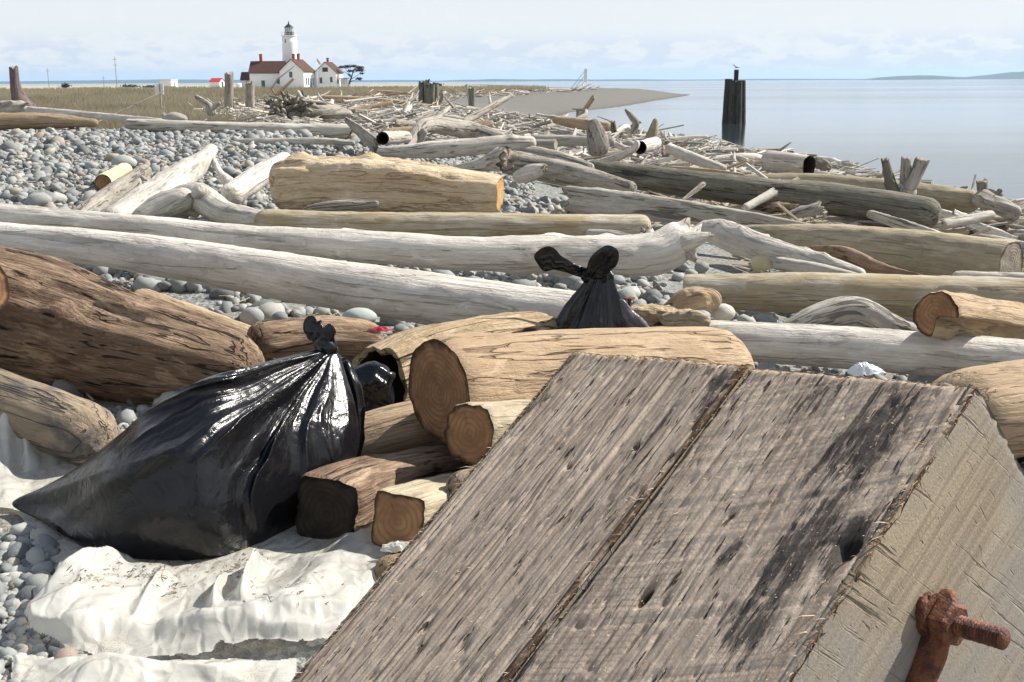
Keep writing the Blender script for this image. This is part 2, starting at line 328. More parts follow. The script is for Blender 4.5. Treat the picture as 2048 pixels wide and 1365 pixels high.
def mk_sea():
    n = NT('calm_sea_water'); pos = n.N('ShaderNodeNewGeometry').outputs['Position']
    a = n.noise(n.vmul(pos, (.5, 1.6, 1)), 1, 4, .6); b = n.noise(n.vmul(pos, (3.5, 7, 1)), 1, 3, .6); w = n.noise(n.vmul(pos, (.004, .02, 1)), 1, 4, .6)
    n.bump(n.math('ADD', a, n.math('MULTIPLY', b, .35)), .13, .10)
    n.base((.030, .042, .048), n.ramp(w, .35, .7, .04, .14), .5); n.set(n.b, 'IOR', 1.333); return n.m
SEAM = mk_sea()
GRASSM = None
def mk_grass():
    n = NT('dry_beach_grass'); rv = n.attr('rnd').outputs['Fac']; c = n.mix(rv, (.30, .275, .19), (.55, .485, .365)); return n.base(c, .8, .2)
GRASSM = mk_grass()

# ------------------------------------------------------------------ setting: ground, sea, far land
def build_ground():
    def axis(lo, hi, n, k):
        t = np.linspace(-np.arcsinh(-lo / k), np.arcsinh(hi / k), n); return np.sinh(t) * k
    xs = axis(-1800, 1200, 300, 1.6); ys = axis(-60, 1500, 360, 2.2)
    X, Y = np.meshgrid(xs, ys); Z = terr(X, Y); s = np.interp(Y, SHY, SHX) - X
    g = sm((s - 17) / 9) * sm((Y - 24) / 14); g = np.where((X < -3.0) & (Y > 24), g, g * sm((Y - 75) / 50))
    wet = sm((2.2 - s) / 2.2) * (Y < 300)
    V = np.stack([X, Y, Z], -1).reshape(-1, 3); nx, ny = len(xs), len(ys)
    i = np.arange(nx * ny).reshape(ny, nx); q = np.stack([i[:-1, :-1], i[:-1, 1:], i[1:, 1:], i[1:, :-1]], -1).reshape(-1, 4)
    o = obj('ground', mesh_np('ground', V, q, attrs={'grass': g.ravel(), 'wet': wet.ravel()}), GROUND); tag(o, 'shingle beach and grassy spit', None, None, 'structure')
build_ground()
SEAR = 13500.0
m = MB(); m.poly([(-SEAR, -600, SEA), (SEAR, -600, SEA), (SEAR, SEAR, SEA), (-SEAR, SEAR, SEA)])
tag(m.build('sea', SEAM), 'calm pale blue sea reaching to the horizon', None, None, 'structure')
FOREST = plain('far_forest', (.055, .075, .045), .9, .1, 0, .3, .02)
def far_land(px0, px1, Y, hpx, seed, label, n=70, dep=900.0):
    """a low wooded island: a ridge with real depth"""
    x0, x1 = (px0 - CX) / F * Y * math.cos(PITCH), (px1 - CX) / F * Y * math.cos(PITCH); t = np.linspace(0, 1, n); xs = x0 + (x1 - x0) * t
    prof = np.interp(t, np.linspace(0, 1, len(hpx)), hpx) * Y / F * (1 + .12 * fbm(t * 14, 0, 0, seed, 4))
    rows = []
    for k, (dy, f) in enumerate(((-dep, 0), (-dep * .8, .55), (-dep * .35, .9), (0, 1), (dep * .5, .7), (dep, 0))):
        rows.append(np.stack([xs, Y + dy + 60 * fbm(t * 9, k, 0, seed + 5, 3), SEA - 3 + (prof + 3) * f * (1 + .1 * fbm(t * 25, k * 3, 0, seed + 9, 3) * (0 < k < 5))], -1))
    V = np.concatenate(rows); i = np.arange(len(V)).reshape(len(rows), n); q = np.stack([i[:-1, :-1], i[:-1, 1:], i[1:, 1:], i[1:, :-1]], -1).reshape(-1, 4)
    o = put('hills', V, q, FOREST); tag(o, label, None, None, 'structure')
far_land(1762, 2260, 9200, [1, 7, 8, 6, 3, 3, 8, 13, 15, 15, 16, 17, 16, 17], 3, 'wooded islands on the horizon')
far_land(840, 1800, 11300, [1, 3, 5, 4, 4, 3, 3, 2, 2, 2.5, 2.5, 2.0, 1.5, .5], 8, 'low far shore on the horizon')
far_land(-500, 860, 11600, [3, 4, 5, 4, 5, 6, 7, 6, 5, 4, 3], 21, 'low far shore behind the grassy spit')

# ------------------------------------------------------------------ the log builder
def frames(P):
    T = np.gradient(P, axis=0); T /= np.linalg.norm(T, axis=1)[:, None]
    U = np.zeros_like(P); ref = np.array([0, 0, 1.0]) if abs(T[0, 2]) < .9 else np.array([1.0, 0, 0])
    u = ref - T[0] * (ref @ T[0])
    for i in range(len(P)):
        u = u - T[i] * (u @ T[i]); u /= np.linalg.norm(u); U[i] = u
    return T, U, np.cross(T, U)
def catmull(C, ts):
    C = np.asarray(C, float); n = len(C)
    if n == 2: return C[0] + (C[1] - C[0]) * ts[:, None]
    E = np.vstack([2 * C[0] - C[1], C, 2 * C[-1] - C[-2]]); x = ts * (n - 1); i = np.clip(np.floor(x).astype(int), 0, n - 2); f = (x - i)[:, None]
    a, b, c, d = E[i], E[i + 1], E[i + 2], E[i + 3]
    return .5 * (2 * b + (c - a) * f + (2 * a - 5 * b + 4 * c - d) * f ** 2 + (3 * b - a - 3 * c + d) * f ** 3)
def tube(C, R, seg=22, nl=40, seed=0, amp=.065, groove=.032, ca='worn', cb='worn', sq=2.0, roll=0.0, ell=1.0, cutA=(0, 0), cutB=(0, 0), knots=0, sway=.0, lump=2.5, chip=.027, wedge=None):
    """returns verts, (quads, tris), matidx, lc.  C control points, R radii at them; ends: worn | sawn | broken | hollow"""
    C = np.asarray(C, float); R = np.asarray(R, float); rs = np.random.default_rng(seed + 1000)
    Ltot = np.linalg.norm(np.diff(C, axis=0), axis=1).sum(); rm = R.mean()
    e = min(.3, 1.1 * rm / Ltot)
    ta = e * (1 - np.cos(np.linspace(0, math.pi / 2, 6))); tm = np.linspace(e, 1 - e, max(nl - 10, 4))[1:-1]
    ts = np.concatenate([ta, tm, 1 - ta[::-1]])
    P = catmull(C, ts); rad = catmull(R[:, None], ts)[:, 0]
    s = np.concatenate([[0], np.cumsum(np.linalg.norm(np.diff(P, axis=0), axis=1))]); L = s[-1]
    T, U, V = frames(P)
    if sway: P = P + U * (sway * rm * fbm(s / (rm * 9), 3, 0, seed, 2))[:, None] + V * (sway * rm * fbm(s / (rm * 9), 7, 0, seed + 3, 2))[:, None]
    th = np.linspace(0, 2 * math.pi, seg, endpoint=False) + roll
    ct, st = np.cos(th), np.sin(th)
    S, TH = np.meshgrid(s, th, indexing='ij'); CT, ST = np.cos(TH), np.sin(TH)
    rr = rad[:, None] * (1 + amp * 1.5 * fbm(CT * 1.1 + 5, ST * 1.1, S / (rm * lump), seed, 3) + groove * 2 * (ridg(CT * 4, ST * 4, S / (rm * 9), seed + 7, 2) - .6))
    rr = rr * (1 + chip * 2 * fbm(CT * 4.5, ST * 4.5, S / (rm * .9), seed + 13, 3))
    if sq != 2.0: rr = rr * ((np.abs(np.cos(TH - roll)) ** sq + np.abs(np.sin(TH - roll)) ** sq) ** (-1 / sq))
    if wedge:
        da = (TH - wedge[0] + math.pi) % (2 * math.pi) - math.pi; rr = rr * (1 - wedge[2] * sm((wedge[1] - np.abs(da)) / .12))
    KN = np.zeros_like(rr)
    for k in range(knots):
        ks, kt, kw = L * rs.uniform(.06, .94), rs.uniform(0, 6.28), rm * rs.uniform(.22, .5)
        da = (TH - kt + math.pi) % (2 * math.pi) - math.pi
        dk = (S - ks) ** 2 * .6 + (da * rm) ** 2; rr = rr + kw * .75 * np.exp(-dk / kw ** 2); KN = np.maximum(KN, np.exp(-dk / (.45 * kw) ** 2))
    off = np.zeros_like(rr)
    for end, style, cut in ((0, ca, cutA), (1, cb, cutB)):
        d = s if end == 0 else L - s; sg = -1 if end == 0 else 1; rE = rad[0] if end == 0 else rad[-1]
        if style == 'worn':
            x = np.clip(1 - d / (1.0 * rE), 0, 1); rr = rr * np.sqrt(np.clip(1 - (x * .93) ** 2.6, .05, 1))[:, None]
        elif style == 'sawn':
            x = np.clip(1 - d / (.12 * rE), 0, 1); rr = rr * (1 - .05 * x)[:, None]
        w = np.clip(1 - d / max(2.2 * rE, 1e-6), 0, 1)[:, None] ** 1.0
        if style == 'broken': off += sg * w * rE * 1.1 * (fbm(CT * 1.6, ST * 1.6, 0, seed + 31 + end, 4) + .4 * vn(TH * 5, 0, 0, seed + 9))
        off += w * (rr * np.cos(TH - roll) * cut[0] + rr * np.sin(TH - roll) * cut[1])
    G = P[:, None, :] + U[:, None, :] * (rr * CT)[..., None] + V[:, None, :] * (rr * ST * ell)[..., None] + T[:, None, :] * off[..., None]
    n = len(s); verts = [G.reshape(-1, 3)]; so = (seed * 3.37) % 50
    lcs = [np.stack([S + so, rr * CT, rr * ST], -1).reshape(-1, 3)]
    rims = [np.zeros(n * seg)]
    i = np.arange(n * seg).reshape(n, seg); j = np.roll(i, -1, axis=1)
    quads = [np.stack([i[:-1], j[:-1], j[1:], i[1:]], -1).reshape(-1, 4)]; mid = [np.zeros(len(quads[0]), int)]; tris = []; mt = []; base = n * seg
    for end, style in ((0, ca), (1, cb)):
        row = 0 if end == 0 else n - 1; ring = G[row]; c0 = ring.mean(0); Td = T[row] * (-1 if end == 0 else 1); rE = rad[row]
        seqs = [(1.0, 0.0, 1)] + [(.9, .0, 1), (.7, .02, 1), (.35, .03, 1)]
        if style == 'broken': seqs = [(1.0, 0, 1), (.72, .25, 1), (.38, .1, 1)]
        if style == 'hollow': seqs = [(1.0, 0, 1), (.84, -.06, 1), (.76, -.5, 2), (.7, -3.0, 2)]
        cvs = []
        for fr, ax, _ in seqs:
            jit = (1 + (.12 * vn(th * 2, fr * 5, 0, seed + 77) if style in ('broken', 'hollow') and fr < 1 else 0))
            q = c0 + (ring - c0) * (fr * np.ones(seg) * jit)[:, None]
            if fr < 1 and style != 'hollow': q = q + Td * ((.03 if style != 'broken' else .35) * rE * fbm(ct * fr * 3, st * fr * 3, 0, seed + 55, 3))[:, None]
            q = q + Td * (ax * rE * (.3 if style in ('worn',) else (1 if style in ('hollow', 'broken') else 0))); cvs.append(q)
        cv = np.concatenate(cvs + [cvs[-1].mean(0)[None]]); verts.append(cv)
        sx = s[row] + so; ll = [np.stack([np.full(seg, sx), rr[row] * fr * ct, rr[row] * fr * st], -1) for fr, _, _ in seqs]
        lcs.append(np.concatenate(ll + [np.array([[sx, 0, 0]])]))
        rims.append(np.concatenate([np.full(seg, fr) for fr, _, _ in seqs] + [[0.]]))
        k = len(seqs); ii = base + np.arange(k * seg).reshape(k, seg); jj = np.roll(ii, -1, axis=1); cc = base + k * seg
        qq = np.stack([ii[:-1], ii[1:], jj[1:], jj[:-1]], -1); tt = np.stack([ii[-1], np.full(seg, cc), jj[-1]], -1)
        if end == 1: qq = qq[..., ::-1]; tt = tt[..., ::-1]
        endm = 0 if style == 'worn' else 1
        quads.append(qq.reshape(-1, 4)); mid.append(np.concatenate([np.full(seg, 2 if (sq_[2] == 2) else endm) for sq_ in seqs[1:]]))
        tris.append(tt.reshape(-1, 3)); mt.append(np.full(seg, 2 if style == 'hollow' else endm)); base += len(cv)
    Q = np.concatenate(quads); Tt = np.concatenate(tris)
    global LAST_RIM, LAST_KN
    LAST_KN = np.concatenate([KN.ravel(), np.zeros(sum(len(x) for x in verts) - KN.size)])
    LAST_RIM = np.concatenate(rims); return np.concatenate(verts), [Q, Tt], np.concatenate(mid + mt), np.concatenate(lcs)
_seed = [10]
def px_path(spec, Y=None, lift=0.0):
    """spec: (px, py, thickness_px[, Y]) ; without Y the piece rests on the ground below its lower edge"""
    C, R = [], []
    for q in spec:
        px, py, t = q[:3]; y = q[3] if len(q) > 3 else (Y if Y else ground_hit(px, py + t / 2))
        P = at(px, py, y); C.append(P); R.append(t / 2 * depth(P) / F)
    return np.array([tuple(p) for p in C]) + np.array([0, 0, lift]), np.array(R)
def log(name, label, cat, spec, mat, end=END_GREY, Y=None, parent=None, group=None, hollow=HOLLOW, **kw):
    _seed[0] += 1; seed = kw.pop('seed', _seed[0]); C, R = px_path(spec, Y)
    L = np.linalg.norm(np.diff(C, axis=0), axis=1).sum(); kw.setdefault('nl', int(min(90, max(18, L / R.mean() * 3)))); kw.setdefault('seg', 24)
    V, Fc, mi, lc = tube(C, R, seed=seed, **kw)
    o = put(name, V, Fc, [mat, end, hollow], parent, midx=mi, attrs={'lc': lc, 'rim': LAST_RIM, 'kn': LAST_KN})
    if label: tag(o, label, cat, group)
    return o


# ------------------------------------------------------------------ far buildings
WHITE = plain('white_painted_wall', (.78, .80, .82), .7, .3, 0, .04, .6); ROOF = plain('red_brown_roof', (.085, .042, .032), .8, .2, 0, .22, 1.2)
REDROOF = plain('bright_red_roof', (.52, .05, .05), .6, .3, 0, .1, 1); BRICK = plain('red_brick', (.30, .075, .055), .8, .2, 0, .2, 3)
GLASS = plain('dark_window_glass', (.05, .065, .085), .15, .6, 0, .2, 1); GREEN = plain('green_door_paint', (.035, .12, .10), .5, .4, 0, .1, 1)
BLACKP = plain('black_painted_iron', (.02, .02, .022), .45, .5, 0, .2, 2); PALEG = plain('pale_glass', (.45, .52, .55), .15, .6, 0, .1, 1); TRIM = plain('white_trim', (.82, .82, .81), .6, .3, 0, .03, 1)
GREYP = plain('grey_post_wood', (.30, .285, .25), .85, .2, 0, .25, 5); SIGNM = plain('faded_sign_panel', (.62, .63, .64), .5, .4, 0, .06, 4)
YB = 350.0; MPX = YB / F
def bx(px, Y=YB): return (px - CX) / F * Y * math.cos(PITCH)
def house(name, label, px, w, d, hw, hr, rz, roofmat, over=.35, Y=YB, openings=(), chimneys=(), cat='building'):
    """gable ends face local -x/+x when d is the ridge... ridge runs along local x; w along x, d along y"""
    z0 = tz(bx(px, Y), Y) - .05; e = empty(name, (bx(px, Y), Y, z0), rz); tag(e, label, cat)
    m = MB(); X, D = w / 2, d / 2
    for q in (((-X,-D,0),(X,-D,0),(X,-D,hw),(-X,-D,hw)), ((X,D,0),(-X,D,0),(-X,D,hw),(X,D,hw)),
              ((X,-D,0),(X,D,0),(X,D,hw),(X,0,hw+hr),(X,-D,hw)), ((-X,D,0),(-X,-D,0),(-X,-D,hw),(-X,0,hw+hr),(-X,D,hw))): m.poly(q)
    m.build('wall', WHITE, e)
    k = hr / D; m = MB(); o2 = over
    for sgn in (-1, 1):
        a, b = (-X - o2, sgn * (D + o2), hw - k * o2), (X + o2, sgn * (D + o2), hw - k * o2); c, dd = (X + o2, 0, hw + hr), (-X - o2, 0, hw + hr); t = .18
        up = [(x, y, z + t) for x, y, z in (a, b, c, dd)]; lo = [(x, y, z + .02) for x, y, z in (a, b, c, dd)]
        m.poly(up if sgn < 0 else up[::-1]); m.poly(lo[::-1] if sgn < 0 else lo)
        m.poly((lo[0], lo[1], up[1], up[0])); m.poly((lo[1], lo[2], up[2], up[1])); m.poly((lo[3], lo[0], up[0], up[3]))
    rf = m.build('roof', roofmat, e)
    for cx, cy, s, zt in chimneys:
        m = MB(); zb = hw + hr - abs(cy) * k - .5; m.quadbox((cx, cy, (zb + hw + hr + zt) / 2), s, s, hw + hr + zt - zb); m.quadbox((cx, cy, hw + hr + zt + .08), s * 1.35, s * 1.35, .16); m.build('chimney', BRICK, rf)
    for face, kind, u, zc, ww, hh in openings:      # face: f (-y), r (+x), l (-x)
        mat = {'window': GLASS, 'door': GREEN, 'greydoor': GLASS, 'dark': BLACKP}[kind]
        fr, pn = MB(), MB()
        if face == 'f': c = (u, -D, zc); fr.quadbox((c[0], -D - .03, zc), ww + .24, .1, hh + .24); pn.quadbox((c[0], -D - .07, zc), ww, .08, hh)
        else:
            sx = 1 if face == 'r' else -1; fr.quadbox((sx * (X + .03), u, zc), .1, ww + .24, hh + .24); pn.quadbox((sx * (X + .07), u, zc), .08, ww, hh)
        p = fr.build('door' if 'door' in kind else 'window', TRIM, e); pn.build('panel' if 'door' in kind else 'pane', mat, p)
    return e
RZ = math.radians(-17)
house('keepers_shop', 'white building with red-brown roof and green door left of the lighthouse tower', 541, 10.2, 7.4, 4.6, 3.3, math.radians(-1), ROOF, chimneys=((-2.2, 0, .8, 2.1),),
      openings=(('f', 'door', -1.0, 1.15, 1.1, 2.2), ('f', 'window', 3.7, 2.0, 1.1, 1.5), ('r', 'window', 0.0, 4.2, .9, 1.6), ('r', 'door', .3, 1.2, 1.0, 2.2)))
house('side_wing', 'small low wing with dark red roof at far left of the white buildings', 498, 3.0, 3.6, 2.7, 2.0, math.radians(-1), ROOF, Y=352, openings=(('f', 'window', .4, 1.6, .8, 1.0),))
house('white_house', 'white gabled house directly in front of the lighthouse tower', 598, 9.0, 7.8, 5.0, 3.4, math.radians(78), ROOF, Y=347, chimneys=((-2.4, 0, .7, 1.5), (1.4, 0, .7, 1.7)),
      openings=(('l', 'window', .2, 4.0, 1.0, 1.7), ('f', 'window', -2.6, 1.9, .8, 2.1), ('f', 'window', -1.0, 1.9, .8, 2.1), ('f', 'door', .8, 1.5, 1.0, 2.6), ('f', 'window', 2.6, 1.9, .8, 2.1)))
house('keepers_house', 'white keepers house with dark gable window right of the lighthouse', 661, 6.0, 6.9, 4.6, 3.0, math.radians(78), ROOF, Y=352, chimneys=((-.5, 0, .6, 1.2),),
      openings=(('l', 'dark', 0, 5.4, 1.8, 1.3), ('l', 'window', -1.9, 2.4, .8, 1.6), ('l', 'window', 1.5, 2.2, .9, 1.7), ('f', 'greydoor', 1.0, 1.3, .9, 2.2), ('f', 'window', -1.8, 1.9, .9, 1.4)))
def porch():
    e = empty('porch', (bx(691, 350), 350, tz(bx(691, 350), 350))); tag(e, 'small white porch on posts beside the keepers house', 'porch')
    m = MB(); m.quadbox((0, 0, 2.75), 2.9, 3.0, .2); m.build('roof', ROOF, e)
    for dx in (-1.3, -.4, .5, 1.3):
        m = MB(); m.bar((dx, -1.3, 0), (dx, -1.3, 2.66), .08); m.build('post', TRIM, e)
    m = MB(); m.quadbox((-.2, 1.2, 1.3), 2.2, .2, 2.6); m.build('wall', WHITE, e)
porch()
def lighthouse():
    x = bx(585.5, 356); z0 = tz(x, 356); e = empty('lighthouse', (x, 356, z0)); tag(e, 'tall white lighthouse tower with black lantern room', 'lighthouse')
    m = MB(); m.rev([(2.75, 0), (2.6, 4), (2.42, 9), (2.28, 13.5), (2.22, 15.6)], 40); m.build('tower', WHITE, e, smooth=True)
    m = MB(); m.rev([(2.2, 15.55), (2.5, 15.75), (2.5, 15.95), (2.2, 15.97)], 40); g = m.build('gallery', TRIM, e)
    for k in range(14):
        a = 2 * math.pi * k / 14; m = MB(); m.bar((2.4 * math.cos(a), 2.4 * math.sin(a), 15.9), (2.4 * math.cos(a), 2.4 * math.sin(a), 17.0), .035); m.build('baluster', TRIM, g)
    for zz in (16.5, 17.0):
        m = MB()
        for k in range(28):
            a, b = 2 * math.pi * k / 28, 2 * math.pi * (k + 1) / 28; m.bar((2.4 * math.cos(a), 2.4 * math.sin(a), zz), (2.4 * math.cos(b), 2.4 * math.sin(b), zz), .035, 5)
        m.build('railing', TRIM, g)
    m = MB(); m.rev([(1.45, 15.95), (1.45, 17.05), (1.5, 17.12)], 20); m.build('lantern_base', BLACKP, e)
    lr = empty('lantern_room', (0, 0, 17.1)); lr.parent = e
    for k in range(10):
        a, b = 2 * math.pi * k / 10, 2 * math.pi * (k + 1) / 10; c = [(1.22 * math.cos(t), 1.22 * math.sin(t)) for t in (a, b)]
        m = MB(); m.poly([(c[0][0], c[0][1], 0), (c[1][0], c[1][1], 0), (c[1][0], c[1][1], 1.2), (c[0][0], c[0][1], 1.2)]); m.build('pane', PALEG, lr)
        m = MB(); m.bar((c[0][0], c[0][1], 0), (c[0][0], c[0][1], 1.25), .06); m.build('mullion', BLACKP, lr)
    m = MB(); m.rev([(1.55, 18.3), (1.5, 18.4), (.75, 19.0), (.3, 19.35), (.2, 19.6)], 20); m.build('roof', BLACKP, e)
    m = MB(); m.rev([(.08, 19.5), (.22, 19.75), (.22, 19.9), (.06, 20.05), (.03, 20.5)], 8); m.build('finial', BLACKP, e)
    m = MB(); m.quadbox((-.85, -2.1, 14.2), .5, .25, 1.3); w = m.build('window', TRIM, e); m = MB(); m.quadbox((-.85, -2.24, 14.2), .32, .08, 1.1); m.build('pane', GLASS, w)
lighthouse()
def hut(name, label, px, w, d, h, Y, flat, roofm):
    if not flat: return house(name, label, px, w, d, h, d * .32, RZ, roofm, .15, Y, openings=(('r', 'greydoor', 0, 1.0, .9, 1.9),), cat='shed')
    e = empty(name, (bx(px, Y), Y, tz(bx(px, Y), Y)), RZ); tag(e, label, 'shed'); m = MB(); m.quadbox((0, 0, h / 2), w, d, h); m.build('wall', WHITE, e)
    m = MB(); m.quadbox((0, 0, h + .09), w + .3, d + .3, .18); m.build('roof', SIGNM, e); m = MB(); m.quadbox((w / 2 + .02, 0, .95), .06, .8, 1.8); m.build('door', GREYP, e)
hut('utility_hut', 'plain white flat-roofed hut alone in the grass', 340, 3.4, 3.0, 2.3, 300, True, None)
hut('oil_shed', 'small white shed with bright red roof', 437, 3.3, 2.8, 2.0, 330, False, REDROOF)
e = empty('water_tank', (bx(480, 340), 340, tz(bx(480, 340), 340))); tag(e, 'low white tank in the grass between red-roofed shed and buildings', 'tank')
m = MB(); m.rev([(.85, 0), (.85, 1.25), (.6, 1.45)], 16); m.build('shell', WHITE, e, smooth=False); m = MB(); m.rev([(.2, 1.4), (.2, 1.6)], 8); m.build('cap', SIGNM, e)
def picket():
    x0, x1, Y = bx(640, 342), bx(742, 342), 342; e = empty('picket_fence', ((x0 + x1) / 2, Y, tz((x0 + x1) / 2, Y))); tag(e, 'low white picket fence in front of the keepers house', 'fence')
    L = x1 - x0; pk = MB(); pk.quadbox((0, 0, .5), .14, .06, 1.0); pm = None; n = int(L / .42)
    for k in range(n):
        if pm is None: o = pk.build('picket', TRIM, e); pm = o.data
        else: o = obj('picket', pm, TRIM, e)
        o.location = (-L / 2 + .42 * k, 0, 0)
    for z in (.3, .8):
        m = MB(); m.quadbox((0, .06, z), L, .05, .1); m.build('rail', TRIM, e)
picket()
LEAFD = plain('dark_conifer_needles', (.030, .042, .026), .8, .2, 0, .4, 2); TRUNKD = plain('dark_bark', (.06, .045, .038), .9, .2, 0, .3, 3)
def windswept():
    x = bx(703, 351); z0 = tz(x, 351); e = empty('windswept_tree', (x, 351, z0)); tag(e, 'dark flat-topped windswept pine beside the keepers house', 'tree'); rs = np.random.default_rng(4)
    m = MB(); pts = [(-.6, 0, 0), (-.2, .1, 1.6), (.4, 0, 3.0), (.9, .1, 4.4), (1.4, 0, 5.6)]
    for a, b, r1, r2 in zip(pts[:-1], pts[1:], (.34, .28, .22, .15), (.28, .22, .15, .08)): m.bar(a, b, r1, 8, r2)
    limbs = [((.4, 0, 3.0), (-1.6, .4, 5.9)), ((.9, .1, 4.4), (3.4, -.3, 5.4)), ((-.2, .1, 1.6), (2.6, .2, 2.6)), ((.4, 0, 3), (-2.6, -.3, 5.6)), ((1.4, 0, 5.6), (3.0, .3, 6.1)), ((.1, 0, 2.4), (3.2, .4, 4.2))]
    for a, b in limbs: m.bar(a, b, .12, 6, .04)
    m.build('trunk', TRUNKD, e)
    V, T = [], []
    for (cx, cz, rx, rz_, n) in ((-2.7, 6.1, 1.1, .3, 180), (-1.0, 6.3, 1.2, .35, 220), (1.0, 6.4, 1.3, .4, 240), (2.9, 6.0, 1.3, .4, 260), (3.5, 5.2, 1.0, .4, 200), (2.2, 5.2, .9, .3, 120), (.2, 5.0, .9, .35, 130), (2.7, 2.6, .9, .35, 160), (3.6, 4.2, .7, .25, 90), (-.1, 3.7, .5, .2, 50)):
        for _ in range(n):
            c = np.array([cx, 0, cz]) + rs.normal(0, .5, 3) * (rx, rx * .9, rz_); d = rs.normal(0, 1, (3, 3)) * .16; k = len(V); V += list(c + d); T.append((k, k + 1, k + 2))
    obj('crown', mesh_np('crown', np.array(V), np.array(T), False), LEAFD, e)
windswept()
def pole(px, ytop, Y, arms, label):
    x = bx(px, Y); z0 = tz(x, Y); zt = at(px, ytop, Y).z; e = empty('utility_pole', (x, Y, z0)); tag(e, label, 'pole')
    m = MB(); m.bar((0, 0, 0), (0, 0, zt - z0), .15, 8, .1); m.build('mast', GREYP, e)
    for f in arms:
        m = MB(); m.quadbox((0, 0, (zt - z0) * f), 1.7, .12, .12); m.build('crossarm', GREYP, e)
pole(236, 113, 420, (.9, .72), 'tallest thin utility pole standing in the grass left of the white hut'); pole(100, 136, 460, (.85,), 'shorter utility pole with crossarm far at left'); pole(210, 152, 500, (.8,), 'shortest utility pole between the two taller poles')
def flag():
    x = bx(638, 345); e = empty('flagpole', (x, 345, tz(x, 345))); tag(e, 'thin flagpole with red and white flag between the white houses', 'flagpole')
    m = MB(); m.bar((0, 0, 0), (0, 0, 9.2), .05, 6); m.build('pole', TRIM, e)
    m = MB(); m.poly([(0, 0, 8.9), (1.2, -.3, 7.2), (1.0, -.3, 6.6), (0, 0, 7.9)]); m.build('flag', plain('faded_flag', (.62, .36, .36), .8), e)
flag()
def navboard():
    x, Y = bx(1174, 210), 210; z0 = tz(x, Y); e = empty('day_beacon', (x, Y, z0)); tag(e, 'white navigation board on a braced frame at the end of the spit', 'beacon')
    m = MB(); m.quadbox((0, 0, 2.6), .55, .1, 2.4); m.build('board', TRIM, e)
    for dx in (-.25, .25):
        m = MB(); m.bar((dx, .12, 0), (dx, .12, 3.9), .06); m.build('post', TRIM, e)
    for dz in (2.6, 3.4):
        m = MB(); m.bar((-.2, .15, dz), (-2.9 if dz > 3 else -2.2, .6, 0), .05); m.build('brace', GREYP, e)
navboard()
BUSH = plain('dark_scrub', (.05, .055, .035), .9, .1, 0, .4, 1.0)
def scrub(px, Y, w, h, label):
    x = bx(px, Y); z0 = tz(x, Y); rs = np.random.default_rng(int(px)); e = empty('shrub', (x, Y, z0)); tag(e, label, 'shrub')
    c = rs.normal(0, .45, (260, 3)) * (w / 2, w / 3, h * .4) + (0, 0, h * .45); c[:, 2] = np.abs(c[:, 2]); d = rs.normal(0, .13 * max(1, Y / 200), (260, 3, 3)) ; V = (c[:, None] + d).reshape(-1, 3)
    obj('foliage', mesh_np('foliage', V, np.arange(780).reshape(-1, 3), False), BUSH, e)
    m = MB()
    for k in range(4): m.bar((0, 0, 0), (rs.normal(0, w * .2), rs.normal(0, w * .2), h * .7), .04, 5, .02)
    m.build('stem', TRUNKD, e)
for px, Y, w, h, l in ((132, 400, 3.2, 1.8, 'dark round shrub on the skyline at far left'), (262, 420, 7, 1.1, 'low wide dark scrub right of the tall utility pole'), (300, 380, 5, .9, 'low dark scrub beside the white hut'), (880, 300, 1.6, 1.2, 'small dark shrub on the spit skyline')):
    scrub(px, Y, w, h, l)

# ------------------------------------------------------------------ posts, sign, pilings
def post(name, label, px, ytop, ybase, wpx, Y=None, mat=GREYW, lean=0, cat='post', group=None, **kw):
    Y = Y or ground_hit(px, ybase); return log(name, label, cat, [(px, ybase + 6, wpx * 1.08, Y), (px + lean, ytop, wpx, Y)], mat, END_GREY, ca='sawn', cb='broken', amp=.05, groove=.05, seg=18, nl=22, group=group, **kw)
post('mooring_post', 'taller of two grey weathered posts in front of the red-roofed shed', 458, 150, 226, 17)
post('mooring_post', 'shorter grey weathered post in front of the white building', 500, 168, 224, 17)
post('mooring_post', 'lone square dark post amid the driftwood near the shore', 944, 178, 212, 12, mat=DARKW)
post('leaning_pole', 'thin bleached pole leaning against the dark post in the driftwood', 941, 170, 212, 5, mat=BLEACH, lean=-8, cat='pole')
post('water_post', 'short grey post standing at the edge of the cove water', 1157, 218, 240, 9, Y=84, mat=GREYW)
def pile_cluster():
    Y = ground_hit(857, 208); c = at(857, 208, Y); e = empty('piling_cluster', c); tag(e, 'cluster of short dark pilings beyond the driftwood', 'piling')
    for i, (dx, ht, w, dy) in enumerate(((-14, 167, 12, .2), (-3, 163, 11, 0), (7, 170, 11, -.25), (14, 167, 12, .15), (1, 172, 11, -.3))):
        log('pile', None, None, [(857 + dx, 212, w, Y + dy), (857 + dx, ht, w, Y + dy)], DARKW, END_DARK, parent=e, ca='sawn', cb='broken', seg=12, nl=16, amp=.06)
pile_cluster()
def sign():
    Y = ground_hit(324, 233); c = at(324, 233, Y); e = empty('sign_post', c); tag(e, 'two pale sign panels angled on a post in the beach grass', 'sign'); s = Y / F
    m = MB(); m.bar((0, 0, -.1), (0, 0, 62 * s), .05, 8); m.build('post', GREYP, e)
    for dx, a in ((-4.5, .5), (4.5, -.5)):
        m = MB(); m.quadbox((dx * s, -.06, 52 * s), 8.5 * s, .03, 20 * s, Matrix.Rotation(a, 3, 'Z')); m.build('panel', SIGNM, e)
sign()
